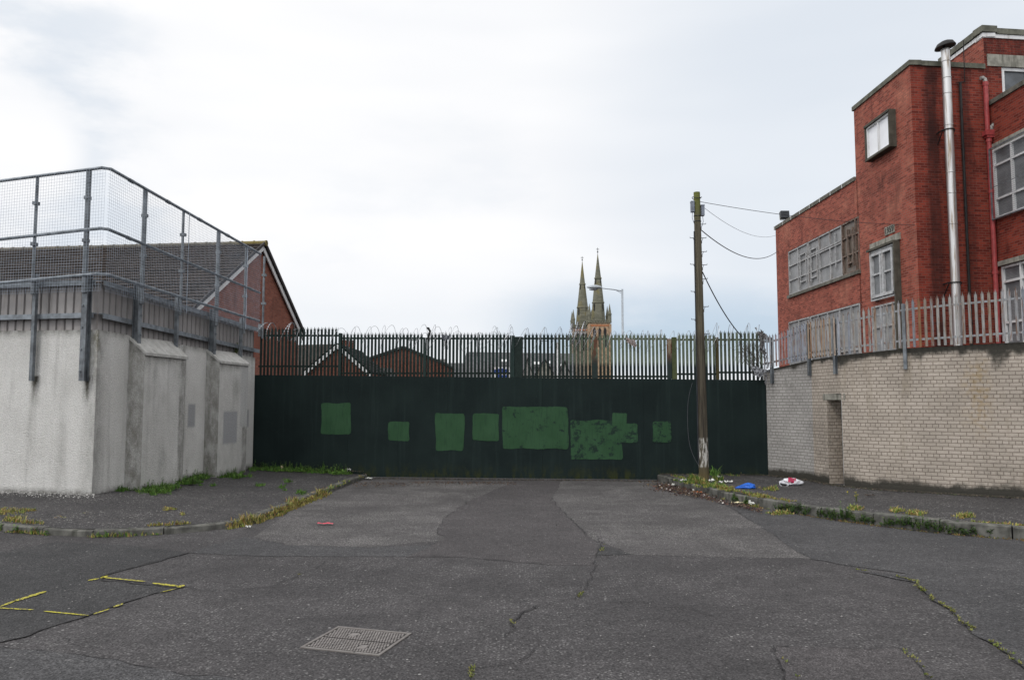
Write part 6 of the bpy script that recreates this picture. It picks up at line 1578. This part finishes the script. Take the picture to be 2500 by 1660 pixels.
def weed(mb, c, h, spread, n, pal, rs):
    for _ in range(n):
        a = rs.uniform(0, 6.283); top = c+Vector((math.cos(a)*spread*rs.random(), math.sin(a)*spread*rs.random(), h*rs.uniform(.5, 1.1)))
        k = rs.uniform(.7, 1.2); cc = tuple(x*k for x in rs.choice(pal)); mb.cur = tuple(x*.8 for x in cc); w_ = Vector((.003, 0, 0)); mb.face([c-w_, c+w_, top+w_*.5, top-w_*.5])
        nl = max(4, int(h/.018))
        for i in range(nl):
            p = c.lerp(top, (i+1)/nl); b = rs.uniform(0, 6.283); L = rs.uniform(.018, .042)*(1.2-.5*i/nl); d = Vector((math.cos(b), math.sin(b), rs.uniform(-.1, .6))).normalized()*L; s_ = d.cross(Vector((0, 0, 1))).normalized()*L*.5
            kk_ = rs.uniform(.75, 1.35); mb.cur = tuple(x*kk_ for x in cc); mb.face([p, p+d*.5+s_, p+d, p+d*.5-s_])
rs = random.Random(31)
def region_grass(name, pts, pal, hmin, hmax, dens, spread, wdir=.0):
    """pts: list of (u, v, z, radius_px)"""
    mb = MB()
    for (u, v, z, ru, rv) in pts:
        n = max(2, int(dens*ru/2.2))
        for _ in range(n):
            uu = u+rs.gauss(0, ru*.5); vv = v+rs.gauss(0, rv*.5); c = gr(uu, vv, z); c.z = pave_z(c.x, c.y) if z < .16 else z
            tuft(mb, c, rs.uniform(hmin, hmax), spread, rs.randint(7, 14), pal, rs)
    return tag(mb.build(name, M['blade']), kind='stuff')
# left wall foot (fresh green)
LW = [(290, 1197, .24, 28, 4), (340, 1193, .24, 30, 5), (375, 1200, .22, 40, 9), (400, 1192, .24, 30, 6), (455, 1178, .24, 40, 6), (480, 1165, .24, 40, 5), (540, 1150, .23, 50, 5), (565, 1163, .2, 40, 6), (600, 1140, .22, 30, 5), (660, 1145, .2, 60, 5), (720, 1148, .18, 60, 4), (790, 1152, .15, 60, 4), (830, 1155, .13, 20, 4), (300, 1185, .26, 60, 2)]
mb = MB()
for (u, v, z, ru, rv) in LW:
    for _ in range(int(ru*2.6)):
        uu = u+rs.gauss(0, ru*.45); vv = v+rs.gauss(0, rv*.45); c = gr(uu, vv, z); tuft(mb, c, rs.uniform(.04, .13), .05, rs.randint(8, 14), GREENS, rs)
        if rs.random() < .2: weed(mb, c, rs.uniform(.08, .22), .05, 2, GREENS, rs)
tag(mb.build('grass', M['blade']), kind='stuff')
region_grass('grass', [(10, 1248, .16, 40, 7), (40, 1256, .15, 40, 5), (70, 1246, .16, 18, 3), (30, 1262, .14, 20, 3)], DRY+[(.12, .18, .03)], .02, .055, 5, .05)
region_grass('grass', [(417, 1245, .15, 16, 3), (150, 1265, .12, 14, 3), (210, 1254, .15, 10, 2), (445, 1253, .15, 5, 2)], DRY, .01, .04, 3, .03)
region_grass('grass', [(635, 1186, .17, 12, 4), (690, 1190, .15, 12, 4), (735, 1200, .13, 16, 4), (705, 1175, .17, 12, 4), (520, 1185, .2, 8, 3)], GREENS, .03, .09, 2, .05)
# along the left kerb
def kerb_growth(name, line, t0, t1, side_off, zf, pal, hmin, hmax, dens, thr=-.1, big=None):
    mb = MB(); pts = resample([Vector((p.x, p.y, 0)) for p in line], .04); n = len(pts)
    for i in range(n-1):
        p = pts[i]
        if not (t0(p)): continue
        nz_ = mnoise.noise(Vector((p.x*1.6, p.y*1.6, side_off*9)))
        if nz_ < thr: continue
        if rs.random() > dens: continue
        d = (pts[i+1]-p).normalized(); nn = Vector((-d.y, d.x, 0)); c = p+nn*(side_off+rs.gauss(0, .03)); c.z = zf
        s_ = max(.55, .6+nz_*1.6)
        tuft(mb, c, rs.uniform(hmin, hmax)*s_, .045, rs.randint(7, 13), pal, rs)
        if big and rs.random() < big: weed(mb, c, rs.uniform(.05, .13), .04, 3, GREENS, rs)
    return tag(mb.build(name, M['blade']), kind='stuff')
kerb_growth('grass', KL, lambda p: 11.2 < p.y < 15.4 and p.x > -4.3, 0, .05, .0, DRY, .10, .20, 2, -2)
kerb_growth('grass', KL, lambda p: 11.2 < p.y < 15.4 and p.x > -4.3, 0, .0, .04, DRY, .10, .18, 2, -2)
kerb_growth('grass', KL, lambda p: 11.3 < p.y < 15.2 and p.x > -4.1, 0, -.02, .05, DRY, .08, .17, 2, -2)
kerb_growth('grass', KL, lambda p: p.y > 15.2 and p.x > -4.1, 0, -.03, .06, DRY+GREENS, .04, .12, .8, -.2)
kerb_growth('grass', KL, lambda p: p.x < -3.9, 0, .03, .01, DRY+GREENS, .04, .11, .8, -.05, .25)
kerb_growth('grass', KL, lambda p: p.x < -3.9, 0, -.16, .1, DRY, .04, .11, .9, .0)
# right kerb: leafy weeds on the face, dry grass on top
kerb_growth('grass', KR, lambda p: p.y > 9.5, 0, .17, .155, DRY+[(.16, .22, .03)], .04, .10, .9, -.05)
kerb_growth('grass', KR, lambda p: 13.5 < p.y < 17.5, 0, .2, .15, DRY+GREENS, .07, .15, 1.3, -.6)
kerb_growth('grass', KR, lambda p: p.y < 13.8 and p.y > 9, 0, -.03, .0, [(.22, .12, .05), (.26, .2, .08), (.12, .15, .04)], .02, .05, .8, -.4)
mb = MB(); pts = resample([Vector((p.x, p.y, 0)) for p in KR], .03)
for i in range(len(pts)-1):
    p = pts[i]
    if p.y > 14.2 or p.y < 9.2: continue
    nz_ = mnoise.noise(Vector((p.x*1.5, p.y*1.5, 12)))+.25*mnoise.noise(Vector((p.x*6, p.y*6, 12)))
    if nz_ < -.12: continue
    d = (pts[i+1]-p).normalized(); nn = Vector((-d.y, d.x, 0)); c = p-nn*abs(rs.gauss(.01, .03)); c.z = rs.uniform(0, .07)
    weed(mb, c, rs.uniform(.06, .14)*(1+nz_), .05, 3, [(.05, .12, .02), (.07, .15, .02), (.04, .08, .02), (.10, .14, .03)], rs)
tag(mb.build('kerb_weeds', M['blade']), kind='stuff')
# round the pole and the right foot of the gate
mb = MB()
for (u, v, z, ru, rv, hh) in [(1690, 1178, .15, 30, 5, .12), (1745, 1160, .15, 16, 6, .30), (1750, 1172, .15, 20, 6, .14), (1775, 1158, .15, 40, 4, .10), (1800, 1152, .15, 14, 3, .22), (1740, 1187, .15, 40, 5, .10), (1700, 1168, .15, 30, 4, .14), (1850, 1152, .15, 30, 2, .08), (1660, 1172, .12, 20, 3, .08)]:
    for _ in range(int(ru*1.1)):
        c = gr(u+rs.gauss(0, ru*.45), v+rs.gauss(0, rv*.45), z); tuft(mb, c, rs.uniform(.5, 1.1)*hh, .045, rs.randint(8, 13), GREENS+DRY[:2] if u != 1745 else GREENS, rs)
tag(mb.build('grass', M['blade']), kind='stuff')
region_grass('grass', [(1772, 1196, .15, 20, 4), (1855, 1213, .15, 25, 3), (1900, 1230, .15, 30, 3), (1880, 1195, .15, 20, 4), (2090, 1243, .15, 18, 5), (2190, 1247, .15, 12, 4), (2240, 1255, .15, 22, 4), (2360, 1262, .15, 20, 4)], DRY+[(.10, .2, .03)], .04, .10, 3, .05)
# moss in the cracks
mb = MB()
for ln, dn in (([(2192, 1408), (2238, 1422), (2261, 1450), (2331, 1505), (2378, 1543), (2424, 1575), (2500, 1631)], .65), ([(2201, 1587), (2240, 1625), (2266, 1660)], .4), ([(1469, 1330), (1465, 1350)], .8), ([(1424, 1449), (1415, 1458)], .8), ([(1262, 1517), (1255, 1530)], .4), ([(1154, 1635), (1136, 1660)], 1.), ([(2094, 1394), (2112, 1396)], .8), ([(1950, 1655), (1905, 1610)], .15), ([(674, 1431), (760, 1390)], .1)):
    q = jag([tuple(gr(*p)[:2]) for p in ln], .012, .03, False)
    for i, p in enumerate(q):
        if rs.random() > dn*(.6+mnoise.noise(Vector((p.x*4, p.y*4, 0)))): continue
        c = Vector((p.x+rs.gauss(0, .01), p.y+rs.gauss(0, .01), .016)); tuft(mb, c, .022, .014, 6, [(.18, .19, .04), (.12, .16, .03), (.22, .2, .06)], rs, 1.2, .004)
tag(mb.build('moss', M['blade']), kind='stuff')
# dirt and dead leaves lying along the foot of the brick wall and the gate
mb = MB()
for _ in range(5200):
    if rs.random() < .6:
        sv = rs.uniform(0, accs[-1]-3); p = WS(sv)[0]+WNs(sv)*(.02+abs(rs.gauss(0, .09))); z = .163
    else:
        sv = rs.uniform(.3, BL-.1); p = BP+BD*sv+BN*(.03+abs(rs.gauss(0, .07))); z = pave_z(p.x, p.y)+.012
        if p.x < -3.4: z = .24-.03*max(0, p.x+6.)
    c = Vector((p.x, p.y, z)); x = Vector((rs.uniform(-1, 1), rs.uniform(-1, 1), rs.uniform(-.3, .3))).normalized()*rs.uniform(.006, .024); y = x.orthogonal().normalized()*x.length*.6
    mb.cur = shade(rs.choice([(.03, .025, .02), (.05, .04, .03), (.035, .04, .02), (.09, .07, .05)]), .6, 1.3, rs); mb.face([c-x, c+y, c+x, c-y])
tag(mb.build('leaf_dirt', M['blade']), kind='stuff')
# loose grit on the road
mb = MB()
for _ in range(3200):
    y = 3.6+11*rs.random()**1.6; x_g = rs.uniform(-.72, .72)*y; rr8 = rs.uniform(.0025, .007)*(1.6 if rs.random() < .06 else 1)
    if pave_z(x_g, y) > 0: continue
    c = Vector((x_g, y, .0105+rr8*.5)); q = [c+Vector((math.cos(a)*rr8*rs.uniform(.7, 1.2), math.sin(a)*rr8*rs.uniform(.7, 1.2), 0)) for a in (0, 1.57, 3.14, 4.71)]; tpt = c+Vector((0, 0, rr8*.8)); bt = c-Vector((0, 0, rr8*.7))
    mb.cur = shade(rs.choice([(.16, .155, .15), (.10, .10, .10), (.24, .23, .22), (.05, .05, .05)]), .7, 1.3, rs)
    for i in range(4): mb.face([q[i], q[(i+1) % 4], tpt]); mb.face([q[(i+1) % 4], q[i], bt])
tag(mb.build('grit', M['blade']), kind='stuff')
# flaked render lying at the foot of the left wall
mb = MB()
for _ in range(1100):
    u = rs.uniform(-60, 230); v = 1203+(u/230)*8+abs(rs.gauss(0, 5)); c = gr(u, v, .25); x = Vector((rs.uniform(-1, 1), rs.uniform(-1, 1), rs.uniform(-.2, .2))).normalized()*rs.uniform(.004, .014); y = x.orthogonal().normalized()*x.length*.7; c.z = .285
    mb.cur = shade((.42, .41, .39), .5, 1.1, rs); mb.face([c-x, c+y, c+x, c-y])
tag(mb.build('render_flakes', M['blade']), kind='stuff')
# yellow flowering weed and the little shrub on the wall top
def plant(name, label, c, h, n, pal, seed, flower=None, leaf=.03, spread=.1):
    rp2 = random.Random(seed); t = thing(name, label, 'plant', tuple(c)); st = MB(); lf = MB(); fl_ = MB()
    for _ in range(n):
        a = rp2.uniform(0, 6.283); top = c+Vector((math.cos(a)*spread*rp2.random(), math.sin(a)*spread*rp2.random(), h*rp2.uniform(.6, 1))); st.tube([c, c.lerp(top, .5)+Vector((0, 0, .02)), top], .003, 4)
        for i in range(10):
            p = c.lerp(top, rp2.uniform(.15, 1)); b = rp2.uniform(0, 6.283); d = Vector((math.cos(b), math.sin(b), rp2.uniform(-.2, .5))).normalized()*leaf*rp2.uniform(.6, 1.2); s_ = d.cross(Vector((0, 0, 1))).normalized()*leaf*.4
            lf.cur = shade(rp2.choice(pal), .7, 1.3, rp2); lf.face([p, p+d*.5+s_, p+d, p+d*.5-s_])
        if flower:
            for _ in range(2): fl_.cur = flower; p = top+Vector((rp2.uniform(-.01, .01), rp2.uniform(-.01, .01), rp2.uniform(-.01, .01))); fl_.obox(p, (.004, 0, 0), (0, .004, 0), (0, 0, .003))
    st.build('stem', M['stalk'], t); lf.build('foliage', M['blade'], t)
    if flower: fl_.build('flower', M['blade'], t)
plant('wild_plant', 'slender weed with small yellow flowers standing on the right pavement', gr(2091, 1226, .15), .17, 5, [(.14, .16, .03)], 3, (.6, .5, .02), .02, .05)
plant('wild_plant', 'tiny yellow flowered weed near the doorway of the brick wall', gr(2070, 1208, .15), .06, 3, [(.2, .2, .04)], 4, (.6, .5, .02), .012, .03)
plant('wall_shrub', 'little leafy shrub growing from the top of the roughcast wall near the gate', on(575, 870, WC+WN*-.05, WD)[0], .38, 16, [(.07, .12, .02), (.10, .15, .03)], 6, None, .035, .22)
plant('wall_shrub', 'tall thin weed growing at the foot of the roughcast wall between the buttresses', gr(489, 1160, .24), .35, 4, [(.08, .11, .03), (.14, .12, .04)], 7, None, .02, .05)
